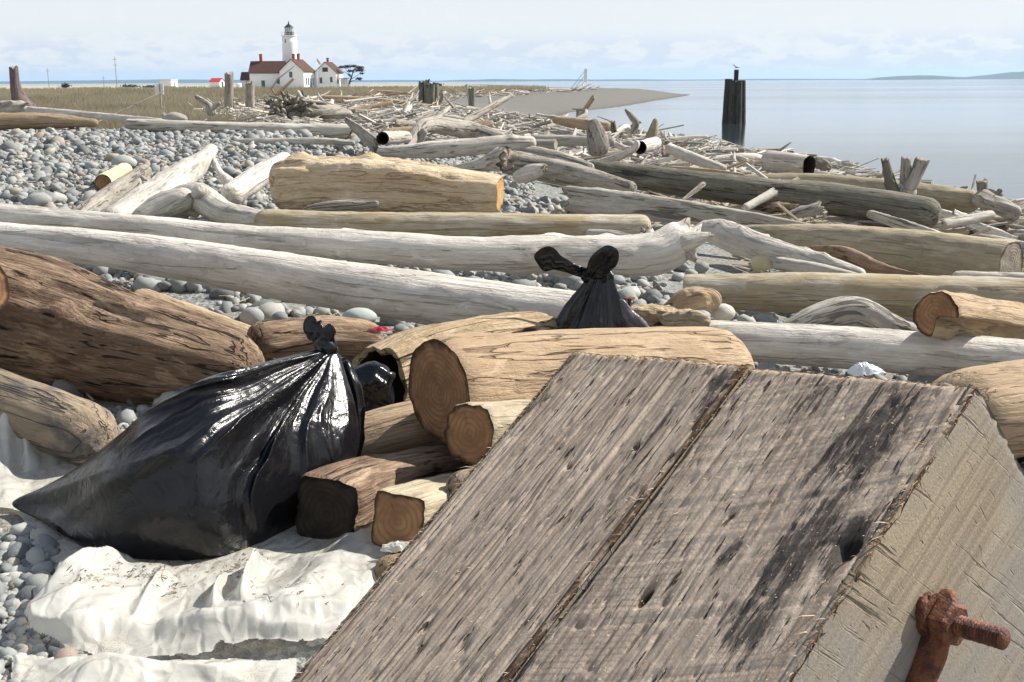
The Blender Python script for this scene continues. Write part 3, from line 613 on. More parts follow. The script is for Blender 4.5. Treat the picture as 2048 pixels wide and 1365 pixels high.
def dolphin():
    q_ = ray(1467, 247); Y = float(q_.y * (SEA - CAMZ) / q_.z); D = at(1467, 253, Y); s = Y / F; e = empty('mooring_dolphin', (D.x, Y, SEA)); tag(e, 'dark bundle of tarred piles standing in the sea with one taller post', 'piling')
    tar = wood('tarred_pile', (.12, .11, .10), (.05, .047, .042), (.01, .01, .01), .6, 1, .7, .02, stain=(.075, .085, .035))
    n = 8
    for k in range(n):
        a = 2 * math.pi * k / n + .3; rb, rt = 19 * s, 13.5 * s
        p0 = np.array([D.x + rb * math.cos(a), Y + rb * math.sin(a), SEA - 1.2]); p2 = np.array([D.x + rt * math.cos(a), Y + rt * math.sin(a), SEA + (82 + 3 * math.sin(k * 5)) * s]); p1 = p0 * .7 + p2 * .3 - np.array([.04 * math.cos(a), .04 * math.sin(a), 0])
        V, Fc, mi, lc = tube([p0, p1, p2], [9.5 * s, 7.6 * s, 7.2 * s], 14, 26, 300 + k, .07, .05, 'sawn', 'sawn'); put('pile', V, Fc, [tar, END_DARK, HOLLOW], e, midx=mi, attrs={'lc': lc})
    V, Fc, mi, lc = tube([[D.x, Y, SEA - 1], [D.x + 1.5 * s, Y, SEA + 102 * s]], [5 * s, 4.6 * s], 12, 20, 333, .05, .05, 'sawn', 'sawn'); put('king_pile', V, Fc, [tar, END_DARK, HOLLOW], e, midx=mi, attrs={'lc': lc})
    # the bird on top: one continuous body
    zt = SEA + 102 * s; C = np.array([[D.x + .26, Y, zt + .15], [D.x + .14, Y, zt + .17], [D.x + .02, Y, zt + .19], [D.x - .08, Y, zt + .26], [D.x - .13, Y, zt + .33], [D.x - .19, Y, zt + .325], [D.x - .25, Y, zt + .315]])
    b = empty('gull', (D.x, Y, zt)); tag(b, 'small pale gull perched on top of the sea piling', 'bird')
    V, Fc, mi, lc = tube(C, [.012, .05, .065, .048, .038, .02, .007], 14, 30, 340, .02, 0, 'worn', 'worn'); put('body', V, Fc, [plain('gull_feathers', (.55, .55, .56), .8)], b, midx=mi * 0)
    m = MB()
    for dy in (-.025, .025): m.bar((0, dy, 0), (0, dy, .12), .008, 6)
    m.build('leg', plain('gull_leg', (.5, .35, .2), .6), b)
dolphin()

# ------------------------------------------------------------------ drift line: scattered far driftwood, sticks, grass
def strip_ok(x, y):
    s = np.interp(y, SHY, SHX) - x; smin = np.interp(y, [20, 60, 90, 400], [1.5, 2.0, 13, 13]); smax = np.interp(y, [18, 30, 60, 110, 230], [13, 17, 26, 24, 20])
    return (s > smin) & (s < smax) & ~((x < -3.5) & (y < 31))
def sample_strip(n, y0, y1, rs):
    out = []
    while len(out) < n:
        y = y0 * (y1 / y0) ** rs.random(800); x = rs.uniform(-25, 40, 800); k = strip_ok(x, y); out += list(zip(x[k], y[k]))
    return out[:n]
def heap(x, y): return 0.55 * np.clip(fbm(np.asarray(x) / 5., np.asarray(y) / 6., 0, 71, 3) + .25, 0, 1)
def far_driftwood():
    rs = np.random.default_rng(21); protos = []
    for k in range(26):
        L = rs.uniform(.9, 3.6); r = rs.uniform(.045, .11) * (1 if L < 2.4 else 1.35); bend = rs.normal(0, .06 * L, 2) * (k % 3 == 0)
        C = np.array([[-L / 2, 0, r], [0, bend[0], r + abs(bend[1])], [L / 2, 0, r * .8]])
        V, Fc, mi, lc = tube(C, [r, r * rs.uniform(.75, 1), r * rs.uniform(.3, .9)], 10, 16, 500 + k, .12, .05, rs.choice(['worn', 'sawn', 'broken']), rs.choice(['worn', 'broken', 'broken']), lump=2, sq=(4.0 if k % 4 == 1 else 2.0), ell=(.45 if k % 4 == 1 else 1))
        if k % 3 == 2:      # a forked limb
            V2, F2, m2, l2 = tube(np.array([[L * .05, 0, r], [L * .25, rs.choice([-1, 1]) * L * .12, r + L * .08], [L * .42, rs.choice([-1, 1]) * L * .16, r + L * rs.uniform(.1, .25)]]), [r * .75, r * .55, r * .2], 9, 14, 560 + k, .12, .05, 'worn', 'broken', lump=2)
            Fc = [np.concatenate([Fc[0], F2[0] + len(V)]), np.concatenate([Fc[1], F2[1] + len(V)])]; V = np.concatenate([V, V2]); lc = np.concatenate([lc, l2]); mi = np.zeros(len(Fc[0]) + len(Fc[1]), int)
        me = mesh_np('driftwood_log', V, Fc, midx=mi, attrs={'lc': lc})
        mat = [BLEACH, SILVER, SILVER, GREYW, BLEACH, GREYW, TAN][k % 7]
        for m_ in (mat, END_GREY, HOLLOW): me.materials.append(m_)
        protos.append(me)
    pts = sample_strip(290, 25, 215, rs)
    for k, (x, y) in enumerate(pts):
        o = obj('driftwood_log', protos[int(rs.integers(26))], None); s = rs.uniform(.6, 1.3) * (.85 if y < 32 else 1.0 if y < 70 else 1.35)
        up = rs.uniform(-.08, .22) if rs.random() > .07 or y < 45 else rs.uniform(.3, .55)
        yaw = rs.normal(0.3, .8) if rs.random() < .7 else rs.uniform(0, 6.28)
        o.rotation_euler = (rs.uniform(-.3, .3), -up, yaw); o.scale = (s, s, s); o.location = (x, y, tz(x, y) + float(heap(x, y)) * rs.random() + (up * .9 if up > .3 else 0))
        tag(o, 'weathered grey driftwood log lying jumbled in the distant drift line', 'driftwood', 'distant driftwood logs along the shore')
def stick_stuff(name, label, pts, rs, Lr, rr, mat, zfun, upsd=.16):
    n = len(pts); P = np.array(pts); L = np.exp(rs.normal(math.log(Lr), .55, n)); r = np.exp(rs.normal(math.log(rr), .4, n)); yaw = rs.uniform(0, 2 * math.pi, n); up = rs.normal(.05, upsd, n)
    d = np.stack([np.cos(yaw) * np.cos(up), np.sin(yaw) * np.cos(up), np.sin(up)], -1); u = np.stack([-np.sin(yaw), np.cos(yaw), 0 * yaw], -1); v = np.cross(d, u)
    c = np.stack([P[:, 0], P[:, 1], zfun(P[:, 0], P[:, 1]) + r * .6 + np.abs(np.sin(up)) * L * .35], -1); sg = 5; a = np.arange(sg) * 2 * math.pi / sg
    ring = u[:, None] * np.cos(a)[None, :, None] + v[:, None] * np.sin(a)[None, :, None] * .7
    A = c[:, None] - d[:, None] * L[:, None, None] / 2 + ring * r[:, None, None]; B = c[:, None] + d[:, None] * L[:, None, None] / 2 + ring * (r * rs.uniform(.3, .9, n))[:, None, None]
    V = np.concatenate([A, B], 1).reshape(-1, 3); b = (np.arange(n) * 2 * sg)[:, None]; i = np.arange(sg)[None]; j = (np.arange(sg)[None] + 1) % sg
    Q = np.stack([b + i, b + j, b + sg + j, b + sg + i], -1).reshape(-1, 4); f5 = np.concatenate([b + i[:, ::-1], b + sg + i])
    so = rs.uniform(0, 60, n); lc = np.concatenate([np.stack([np.repeat((so)[:, None], sg, 1), np.tile(np.cos(a), (n, 1)) * r[:, None] + so[:, None], np.tile(np.sin(a), (n, 1)) * r[:, None]], -1), np.stack([np.repeat((so + L)[:, None], sg, 1), np.tile(np.cos(a), (n, 1)) * r[:, None] + so[:, None], np.tile(np.sin(a), (n, 1)) * r[:, None]], -1)], 1).reshape(-1, 3)
    o = obj(name, mesh_np(name, V, [Q, f5], False, attrs={'lc': lc}), mat); tag(o, label, None, None, 'stuff'); return o
far_driftwood()
_rs = np.random.default_rng(5)
stick_stuff('driftwood_sticks', 'small bleached sticks littered through the drift line', sample_strip(9500, 18, 150, _rs), _rs, .42, .045, BLEACH, lambda x, y: terr(x, y) + heap(x, y) * _rs.random(len(x)))
stick_stuff('driftwood_sticks', 'small grey sticks and splinters littered through the drift line', sample_strip(5000, 16, 120, _rs), _rs, .45, .045, GREYW, lambda x, y: terr(x, y) + heap(x, y) * _rs.random(len(x)))
def right_litter():
    pts = []
    while len(pts) < 2600:
        y = _rs.uniform(9, 26); x = _rs.uniform(.02, .48) * y + _rs.normal(0, .2); s = np.interp(y, SHY, SHX) - x
        if s > .5 and x / y > .10 + (.12 if y < 12 else 0): pts.append((x, y))
    stick_stuff('wood_litter', 'brown and grey wood splinters and bark between the right-hand logs', pts, _rs, .32, .016, OLIVE, terr, .2)
right_litter()
def right_pieces():
    rs = np.random.default_rng(77); protos = []
    for k in range(14):
        L = rs.uniform(.5, 1.7); r = rs.uniform(.035, .08); C = np.array([[-L / 2, 0, r], [0, rs.normal(0, .05), r * 1.2], [L / 2, rs.normal(0, .1), r * .9]])
        V, Fc, mi, lc = tube(C, [r, r * rs.uniform(.8, 1.1), r * rs.uniform(.25, .8)], 12, 20, 900 + k, .16, .08, 'broken', 'broken', lump=1.6, sq=(4.0 if k % 2 else 2.0), ell=(.4 if k % 2 else .9), chip=.05)
        me = mesh_np('drift_piece', V, Fc, midx=mi, attrs={'lc': lc}); 
        for m_ in ((BLEACH, SILVER, GREYW, OLIVE, SILVER, BROWN, BLEACH)[k % 7], END_GREY, HOLLOW): me.materials.append(m_)
        protos.append(me)
    n = 0
    while n < 120:
        y = rs.uniform(11.5, 30); x = rs.uniform(.08, .50) * y; s_ = np.interp(y, SHY, SHX) - x
        if s_ < .8 or (y < 14 and x / y < .16): continue
        o = obj('drift_piece', protos[int(rs.integers(14))], None); f = rs.uniform(.6, 1.25); o.scale = (f, f, f); o.rotation_euler = (rs.uniform(-.4, .4), -rs.uniform(-.1, .35), rs.uniform(0, 6.28)); o.location = (x, y, tz(x, y) + rs.uniform(0, .22)); n += 1
        tag(o, 'broken splintered driftwood piece strewn around the long dark log on the right', 'driftwood', 'broken driftwood pieces on the right side of the beach')
right_pieces()
def back_litter():
    pts = [( _rs.uniform(-.46, -.1) * y, y) for y in 24 * (70 / 24) ** _rs.random(700)]
    stick_stuff('driftwood_sticks', 'grey sticks and broken boards lying in front of the beach grass', pts, _rs, .9, .04, GREYW, terr, .15)
back_litter()
def beach_litter():
    pts = [(_rs.uniform(-.5, .12) * y, y) for y in _rs.uniform(5, 17, 900)]
    stick_stuff('twig_litter', 'small twigs and wood chips lying among the pebbles', pts, _rs, .10, .006, OLIVE, lambda x, y: terr(x, y) + .03, .12)
beach_litter()
def grass():
    rs = np.random.default_rng(9); n = 26000; y = 33 * (260 / 33) ** rs.random(n); x = (rs.uniform(-.56, .03, n)) * y; s = np.interp(y, SHY, SHX) - x
    k = (s > np.interp(y, [30, 60, 110, 300], [20, 27, 24, 20]) + 3 * rs.normal(0, 1, n)) & (fbm(x / 7, y / 7, 0, 31, 3) > -.28); x, y = x[k], y[k]; n = len(x)
    h = rs.uniform(.18, .55, n) * (1 + .0035 * y); w = .05 * (1 + y / 45); nb = 4
    ang = rs.uniform(0, 6.28, (n, nb)); ln = rs.uniform(.1, .5, (n, nb)) * h[:, None]; bx_, by_ = rs.normal(0, .14, (n, nb)) * (1 + y / 60)[:, None], rs.normal(0, .14, (n, nb))
    z = terr(x, y)[:, None] - .02; X, Y = x[:, None] + bx_, y[:, None] + by_
    A = np.stack([X - w[:, None] / 2, Y, z + 0 * X], -1); B = np.stack([X + w[:, None] / 2, Y, z + 0 * X], -1); T = np.stack([X + np.cos(ang) * ln, Y + np.sin(ang) * ln, z + h[:, None] + 0 * X], -1)
    V = np.stack([A, B, T], 2).reshape(-1, 3); rnd = np.repeat(np.clip(.5 + .5 * fbm(x / 9, y / 9, 0, 41, 3) + rs.normal(0, .22, n), 0, 1), nb * 3)
    tag(obj('beach_grass', mesh_np('beach_grass', V, np.arange(len(V)).reshape(-1, 3), False, attrs={'rnd': rnd}), GRASSM), 'dry tan and green beach grass covering the spit', None, None, 'stuff')
grass()

# ------------------------------------------------------------------ shingle
def rounded(n_var, rs):
    g = []; idx = {}
    for a in (-1, 0, 1):
        for b in (-1, 0, 1):
            for c in (-1, 0, 1):
                if (a, b, c) != (0, 0, 0): idx[(a, b, c)] = len(g); g.append((a, b, c))
    g = np.array(g, float); g /= np.linalg.norm(g, axis=1)[:, None]; fc = []
    for ax in range(3):
        for sg in (-1, 1):
            for p in (-1, 0):
                for q in (-1, 0):
                    def key(u, v):
                        k = [0, 0, 0]; k[ax] = sg; k[(ax + 1) % 3] = u; k[(ax + 2) % 3] = v; return idx[tuple(k)]
                    f = [key(p, q), key(p + 1, q), key(p + 1, q + 1), key(p, q + 1)]; fc.append(f if sg > 0 else f[::-1])
    V = []
    for k in range(n_var):
        d = 1 + .30 * fbm(g[:, 0] * 1.2 + k * 7, g[:, 1] * 1.1, g[:, 2] * 1.1, 60, 2); V.append(g * d[:, None] * (1, rs.uniform(.68, .95), rs.uniform(.5, .75)))
    return V, np.array(fc)
def shingle():
    rs = np.random.default_rng(12); var, fc = rounded(14, rs); pts = []
    def field(n, yr, xf, med, sd, keep=None):
        y = rs.uniform(*yr, n); lo, hi = xf(y); x = lo + (hi - lo) * rs.random(n); r = np.exp(rs.normal(math.log(med), sd, n)); k = np.ones(n, bool) if keep is None else keep(x, y); pts.append(np.stack([x[k], y[k], r[k]], -1))
    field(25000, (7.8, 18.6), lambda y: (-.56 * y - .3, np.minimum(.02 * y, .4)), .029, .48)
    field(900, (8.5, 18), lambda y: (-.50 * y - .3, 0 * y), .056, .25)
    field(3600, (5.2, 9.2), lambda y: (-.50 * y, .30 * y), .030, .5, lambda x, y: fbm(x / .8, y / .8, 0, 90, 3) > .0)
    field(330, (5.6, 9.6), lambda y: (-.28 * y, .26 * y), .048, .32)
    field(2600, (8.5, 14), lambda y: (-.02 * y, .16 * y), .035, .5, lambda x, y: fbm(x / .9, y / .9, 0, 92, 3) > -.2)
    field(260, (8.8, 13), lambda y: (-.03 * y, .10 * y), .048, .25)
    field(4600, (2.6, 5.2), lambda y: (-.52 * y - .1, -.36 * y), .017, .38)
    field(900, (2.6, 5.2), lambda y: (-.52 * y - .1, -.30 * y), .028, .3)
    field(2200, (4.2, 6.5), lambda y: (-.5 * y, .4 * y), .024, .45, lambda x, y: fbm(x / .7, y / .7, 0, 93, 3) > 0)
    field(3600, (2.4, 6.5), lambda y: (.1 + 0 * y, .60 * y), .024, .5)
    P = np.concatenate(pts); yy = P[:, 1]; xr = P[:, 0] / yy; P = P[~(((yy < 4.05) & (xr > np.where(yy > 3.45, -.452, -.432)) & (xr < 0)) | ((yy > 3.8) & (yy < 4.75) & (xr > -.53) & (xr < 0)))]; P[:, 2] = np.minimum(P[:, 2], .13); sz = P[:, 2] / P[:, 1]
    vis = (np.abs(P[:, 0]) < .455 * P[:, 1]); order = np.argsort(-(sz * vis * (P[:, 1] > 4.9))); big, rest = P[order[:300]], P[order[300:]]
    meshes = []
    for k, v in enumerate(var):
        # one smoothing pass for the large ones
        me = bpy.data.meshes.new('cobble'); me.from_pydata([tuple(p) for p in v], [], [tuple(int(i) for i in f) for f in fc]); import bmesh
        bm = bmesh.new(); bm.from_mesh(me); bmesh.ops.subdivide_edges(bm, edges=bm.edges[:], cuts=1, use_grid_fill=True, smooth=1.0); bm.to_mesh(me); bm.free()
        me.polygons.foreach_set('use_smooth', [True] * len(me.polygons)); me.materials.append(COB); meshes.append(me)
    for x, y, r in big:
        o = obj('cobble', meshes[int(rs.integers(14))], COB); f = rs.uniform(.9, 1.15); o.scale = (r * f, r / f, r * rs.uniform(.8, 1.15)); o.rotation_euler = (rs.normal(0, .25), rs.normal(0, .25), rs.uniform(0, 6.28)); o.location = (x, y, tz(x, y) + r * .32)
        tag(o, 'large smooth rounded grey cobble lying among the smaller shingle', 'stone', 'large cobbles in the shingle')
    n = len(rest); vi = rs.integers(0, 14, n); VV = np.array(var)[vi]; a = rs.uniform(0, 6.28, n); tx, ty = rs.normal(0, .3, n), rs.normal(0, .3, n); ca, sa = np.cos(a), np.sin(a)
    X, Y, Z = VV[..., 0], VV[..., 1], VV[..., 2]; X2 = X * ca[:, None] - Y * sa[:, None]; Y2 = X * sa[:, None] + Y * ca[:, None]; Z2 = Z + X2 * tx[:, None] + Y2 * ty[:, None]; r = rest[:, 2][:, None]
    z0 = terr(rest[:, 0], rest[:, 1])[:, None] + r * rs.uniform(.05, .5, n)[:, None]
    V = np.stack([rest[:, 0][:, None] + X2 * r, rest[:, 1][:, None] + Y2 * r, z0 + Z2 * r], -1).reshape(-1, 3); Q = (fc[None] + (np.arange(n) * 26)[:, None, None]).reshape(-1, 4)
    tag(obj('shingle', mesh_np('shingle', V, Q, True, attrs={'rnd': np.repeat(rs.random(n), 26)}), PEB), 'rounded grey pebbles of the shingle beach', None, None, 'stuff')
shingle()

# ------------------------------------------------------------------ the logs one can tell apart, back to front
DL = 'driftwood'
def branch(parent, spec, mat, Y=None, **kw):
    kw.setdefault('nl', 18); kw.setdefault('seg', 14); return log('branch', None, None, spec, mat, parent=parent, Y=Y, **kw)
# behind the berm, left
log('driftwood_log', 'pale yellowish flat driftwood log at the far left edge above the shingle', DL, [(-40, 244, 34), (90, 242, 32), (196, 246, 14)], TAN, amp=.08, cb='worn', Y=17.6)
log('driftwood_log', 'long thin bleached pole running behind the pale left-hand log', DL, [(-30, 212, 13, 24), (160, 229, 14, 23), (335, 243, 10, 22)], BLEACH)
log('driftwood_stump', 'tall curved dark stump sticking up at the far left edge', 'stump', [(56, 230, 70, 27), (42, 205, 36, 27), (31, 172, 20, 27), (27, 138, 17, 27)], wood('purple_grey_wood', (.26, .20, .19), (.15, .11, .105), (.05, .04, .04), .6, 1, .6, .01), cb='broken')
o = log('root_heap', 'tangled pale root wood piled on the left-hand log', 'driftwood', [(-20, 218, 26, 18.5), (20, 216, 24, 18.5), (52, 212, 20, 18.5)], SILVER, amp=.2, groove=.12)
branch(o, [(40, 214, 10), (58, 205, 5)], SILVER, 18.4); branch(o, [(0, 210, 10), (25, 203, 6)], SILVER, 18.4)
log('driftwood_log', 'long grey log lying along the crest of the shingle bank', DL, [(250, 248, 22), (480, 259, 28), (706, 264, 30)], SILVER, cb='broken', Y=16.6)
log('driftwood_log', 'thin bleached pole half buried in front of the crest log', DL, [(470, 283, 12), (640, 283, 14), (710, 287, 10)], BLEACH, Y=14.9)
log('drift_slab', 'rounded pale boulder-like slab of wood behind the crest log', DL, [(325, 240, 14), (350, 236, 22), (375, 241, 12)], SILVER, Y=19.5)
o = log('driftwood_branch', 'forked grey branch raised in the grass beside the weathered posts', DL, [(425, 232, 24, 30), (418, 212, 14, 30), (402, 200, 11, 30), (390, 192, 8, 30)], GREYW); branch(o, [(424, 218, 11), (440, 205, 7)], GREYW, 30)
def root_ball():
    Y = 36.0; c = at(588, 236, Y); e = empty('root_ball', c); tag(e, 'upturned tangled root mass behind the long crest log', 'stump'); rs = np.random.default_rng(8)
    log('trunk', None, None, [(590, 214, 40, Y + .3), (650, 222, 30, Y + 1.5), (700, 232, 22, Y + 3)], GREYW, parent=e, nl=20)
    for k in range(64):
        q = rs.uniform(0, 6.28); f = math.sqrt(rs.random()); x0, y0 = 588 + 50 * f * math.cos(q), 214 + 20 * f * math.sin(q); a = rs.uniform(0, 6.28); L = rs.uniform(14, 34); x1, y1 = x0 + L * math.cos(a), y0 - .55 * L * math.sin(a) - 3
        dy = rs.normal(0, .6); log('root', None, None, [(x0, y0, rs.uniform(6, 11), Y + dy), ((x0 + x1) / 2 + rs.normal(0, 6), (y0 + y1) / 2 + rs.normal(0, 4), rs.uniform(4, 8), Y + dy * .5), (x1, y1, 3, Y - dy * .4)], (DARKW, GREYW, SILVER)[k % 3], parent=e, seg=9, nl=14)
root_ball()
# centre pile
log('fan_plank', 'split fan-shaped grey plank leaning on the centre pile', DL, [(690, 238, 10, 15.6), (722, 265, 24, 15.2), (752, 291, 30, 14.8)], GREYW, sq=5, ell=.35, cb='broken')
log('sawn_log', 'short log showing a dark hollow end at the centre pile', 'log', [(765, 277, 27, 14.6), (815, 274, 25, 15.6)], SILVER, END_DARK, ca='hollow')
o = log('driftwood_log', 'arched grey tree trunk lying over the centre pile', DL, [(812, 296, 18, 15.5), (850, 254, 30, 16.2), (930, 260, 36, 17), (1010, 278, 22, 17)], GREYW, sway=.2); branch(o, [(850, 258, 16), (835, 290, 16), (820, 300, 10)], GREYW, 15.8)
log('driftwood_log', 'knotty silver log with sawn branch stubs across the centre pile', DL, [(755, 302, 16, 13.9), (860, 300, 34, 13.8), (980, 291, 33, 13.8), (1072, 287, 26, 13.9)], SILVER, knots=7, sway=.25)
log('driftwood_log', 'split log end poking out behind the knotty silver log', DL, [(1000, 292, 26, 14.8), (1112, 291, 24, 14.5)], GREYW, cb='sawn')
log('driftwood_log', 'tapered log with broad butt end lying on the cobbles', DL, [(904, 338, 12, 12.3), (960, 330, 26, 12.2), (1000, 320, 44, 12.0), (1014, 319, 50, 11.9)], SILVER, cb='broken', amp=.05)
log('driftwood_log', 'heavy grey log running from the centre pile toward the dark log', DL, [(1010, 322, 50, 13.0), (1130, 348, 48, 12.3), (1268, 378, 28, 11.6)], GREYW, amp=.08, sway=.2)
log('driftwood_log', 'flat grey log lying above the heavy grey log', DL, [(1020, 300, 26, 14.0), (1110, 318, 34, 13.6), (1185, 340, 24, 13.2)], GREYW)
log('branch_stub', 'curled grey branch stub in front of the heavy grey log', DL, [(1030, 356, 22, 11.6), (1060, 347, 34, 11.4), (1090, 336, 16, 11.3)], SILVER, cb='broken')
log('leaning_log', 'grey pole leaning up to the right above the centre pile', DL, [(925, 246, 16, 19), (975, 218, 14, 20), (1022, 192, 9, 21)], GREYW, cb='broken')
log('leaning_log', 'short grey pole leaning left of the leaning pole', DL, [(862, 245, 14, 22), (900, 215, 8, 23)], GREYW)
log('driftwood_log', 'long straight log behind the upright stump', DL, [(1060, 278, 18, 17.5), (1230, 284, 22, 17.2)], SILVER, ca='worn')
log('driftwood_log', 'tan log at the edge of the cove behind the pile', DL, [(1108, 240, 15, 31), (1160, 248, 22, 30), (1220, 254, 18, 29)], TAN)
log('driftwood_stump', 'broad upright grey stump on the right of the centre pile', 'stump', [(1200, 312, 52, 16.2), (1195, 280, 42, 16.2), (1186, 248, 26, 16.2), (1182, 240, 14, 16.2)], GREYW, groove=.1, amp=.12, ell=.6)
log('pointed_snag', 'pointed tan snag standing at the water side of the drift pile', 'stump', [(1298, 292, 34, 18.5), (1306, 265, 22, 18.5), (1312, 237, 9, 18.5)], OLIVE)
log('curved_snag', 'dark curved snag with bleached base against the water', 'stump', [(1262, 268, 12, 21), (1272, 248, 14, 21), (1262, 232, 13, 21), (1250, 219, 5, 21)], GREYW)
log('pointed_snag', 'small dark broken stub between the two snags by the water', 'stump', [(1228, 266, 14, 20), (1226, 245, 10, 20)], DARKW, cb='broken')
log('driftwood_branch', 'bright white bowed branch lying below the upright stump', DL, [(1200, 322, 9, 14.5), (1240, 313, 15, 14.4), (1268, 298, 14, 14.3), (1276, 282, 10, 14.3)], BLEACH)
log('sawn_log', 'short bleached log with a dark rotten end beside the snags', 'log', [(1281, 296, 26, 15.3), (1312, 286, 26, 16.2)], BLEACH, END_DARK, ca='hollow')
log('driftwood_log', 'bleached log sloping down right from the snags', DL, [(1335, 296, 22, 16.5), (1400, 322, 22, 15.8), (1450, 338, 14, 15.3)], BLEACH)
log('driftwood_log', 'broad split reddish plank lying on the dark log', DL, [(1340, 338, 12, 15.4), (1420, 346, 16, 15.2), (1490, 352, 8, 15)], TAN, sq=5, ell=.5)
log('driftwood_log', 'thick pale log with a torn dark end near the waterline', DL, [(1528, 322, 40, 21.5), (1575, 328, 44, 21), (1618, 334, 42, 20.6)], SILVER, END_DARK, cb='hollow')
o = log('root_mass', 'dark torn root mass at the end of the pale waterline log', 'stump', [(1625, 322, 22, 21.2), (1648, 330, 22, 21.2), (1662, 338, 10, 21.2)], DARKW, amp=.35, groove=.2)
log('driftwood_log', 'long brown-grey log nearest the water on the right', DL, [(1440, 362, 24, 19.4), (1640, 366, 40, 18.8), (1830, 388, 46, 18.0), (1960, 402, 46, 17.4)], OLIVE, sway=.15, knots=4)
o = log('root_mass', 'knotted root end of the waterline log at the right edge', 'stump', [(1950, 392, 40, 17.2), (1985, 410, 36, 17.0), (2040, 428, 24, 16.6)], GREYW, amp=.25, groove=.15, knots=6); branch(o, [(1966, 390, 20), (1964, 364, 20)], DARKW, 17.2, cb='broken'); branch(o, [(1990, 400, 12), (2002, 378, 10)], DARKW, 17.1)
o = log('driftwood_stump', 'three-pronged pale snag standing behind the long dark log', 'stump', [(1815, 400, 56, 16.6), (1808, 380, 44, 16.6), (1806, 366, 30, 16.6)], SILVER, amp=.15)
branch(o, [(1790, 392, 24), (1778, 355, 20), (1770, 320, 15)], DARKW, 16.5, cb='broken', knots=3); branch(o, [(1812, 376, 26), (1812, 345, 22), (1812, 318, 19)], SILVER, 16.6, cb='broken'); branch(o, [(1815, 382, 28), (1832, 350, 26), (1846, 318, 28)], SILVER, 16.5, cb='broken')
log('driftwood_log', 'long dark mossy grey log lying across the right side', DL, [(1175, 338, 44, 15.2), (1400, 372, 56, 14.4), (1650, 398, 64, 13.7), (1880, 430, 62, 13.0)], DARKW, amp=.05, sway=.08, cb='worn')
log('driftwood_branch', 'small bleached stick leaning on the dark log', DL, [(1488, 418, 16, 12.4), (1548, 384, 18, 12.7)], BLEACH, cb='broken')
log('driftwood_branch', 'thin grey stick leaning on the dark log from the left', DL, [(1365, 402, 8, 13.2), (1408, 368, 12, 13.8)], GREYW)
log('split_plank', 'long weathered split plank with a dark cracked side', DL, [(1148, 400, 56, 11.6), (1300, 417, 52, 11.2), (1480, 438, 34, 10.8), (1670, 463, 12, 10.4)], SILVER, sq=4, ell=.6, amp=.06, groove=.06, ca='broken')
log('driftwood_branch', 'pale tapered stick lying on the split plank', DL, [(1183, 368, 18, 12.0), (1240, 384, 16, 11.8), (1275, 396, 6, 11.6)], BLEACH)
log('drift_chunk', 'gnarled grey chunk with a knot hole below the dark log', DL, [(1570, 432, 12, 12.3), (1610, 424, 24, 12.3), (1640, 416, 30, 12.3)], GREYW, amp=.25, cb='broken', knots=3)
log('driftwood_plank', 'bleached narrow plank sloping down beneath the dark log', DL, [(1735, 427, 16, 11.6), (1810, 452, 22, 11.2), (1895, 478, 16, 10.8)], SILVER, sq=5, ell=.6)
log('driftwood_log', 'pale tapered log near the right edge behind the olive log', DL, [(1880, 450, 22, 13.4), (1985, 430, 20, 14)], SILVER)
log('driftwood_log', 'grey round pole cut off by the right edge of the picture', DL, [(1955, 476, 20, 10.5), (2100, 505, 26, 10)], GREYW)
# left middle
log('sawn_log', 'short yellow log with a dark sawn end on the cobbles', 'log', [(206, 365, 34, 11.4), (250, 342, 32, 12.3)], wood('fresh_yellow_wood', (.72, .58, .36), (.55, .40, .22), (.2, .12, .06), .2, .4, .4, .003), END_BROWN, ca='sawn', cb='sawn', amp=.03, groove=0)
log('driftwood_log', 'flat grey pole lying beside the forked bleached tree', DL, [(150, 438, 36, 9.7), (225, 390, 42, 11.0), (292, 342, 30, 12.4)], GREYW, amp=.03)
o = log('forked_tree', 'large bleached forked tree trunk in the middle left of the shingle', DL, [(215, 452, 62, 9.4), (310, 398, 74, 10.3), (370, 345, 52, 11.3), (428, 298, 24, 12.4)], BLEACH, sway=.2, amp=.1, knots=4, groove=.05)
branch(o, [(330, 420, 64, 9.9), (395, 396, 62, 9.8), (450, 425, 46, 9.4), (545, 444, 34, 9.2)], BLEACH, knots=3, nl=36, seg=20, amp=.09); branch(o, [(268, 448, 44, 9.5), (330, 412, 54, 9.6), (385, 392, 40, 9.6)], BLEACH, nl=24); branch(o, [(392, 392, 26, 9.6), (402, 378, 24, 9.5)], BLEACH)
log('driftwood_log', 'short bleached log leaning upward against the golden squared log', DL, [(455, 396, 46, 9.9), (520, 352, 46, 10.6), (574, 316, 30, 11.2)], BLEACH, amp=.04)
log('driftwood_branch', 'thin white twig curving down behind the forked tree', DL, [(428, 318, 8, 12), (440, 345, 13, 11.4), (455, 362, 22, 11), (478, 384, 30, 10.5)], BLEACH)
log('squared_log', 'big golden rough-hewn log with splintered left end', 'log', [(548, 372, 96, 10.1), (640, 368, 100, 10.0), (800, 374, 92, 9.8), (1000, 388, 66, 9.6)], GOLD, END_GOLD, sq=5, roll=.12, amp=.09, groove=.06, chip=.075, ca='worn', cb='sawn', seg=56, nl=110, knots=5)
log('drift_slab', 'thin grey curved slab lying against the golden squared log', DL, [(610, 420, 16, 9.1), (680, 412, 24, 9.1), (758, 408, 14, 9.2)], GREYW, ell=.5)
log('driftwood_log', 'straight pale log with rounded left end below the golden log', DL, [(512, 446, 54, 8.9), (700, 450, 50, 8.75), (900, 450, 50, 8.7), (1100, 452, 48, 8.7), (1300, 452, 46, 8.8)], YELLOWG, amp=.03, sway=.05, seg=30)
log('driftwood_log', 'small pale log lying right of the straight pale log', DL, [(1172, 468, 20, 8.4), (1230, 474, 24, 8.3), (1275, 480, 14, 8.2)], SILVER)
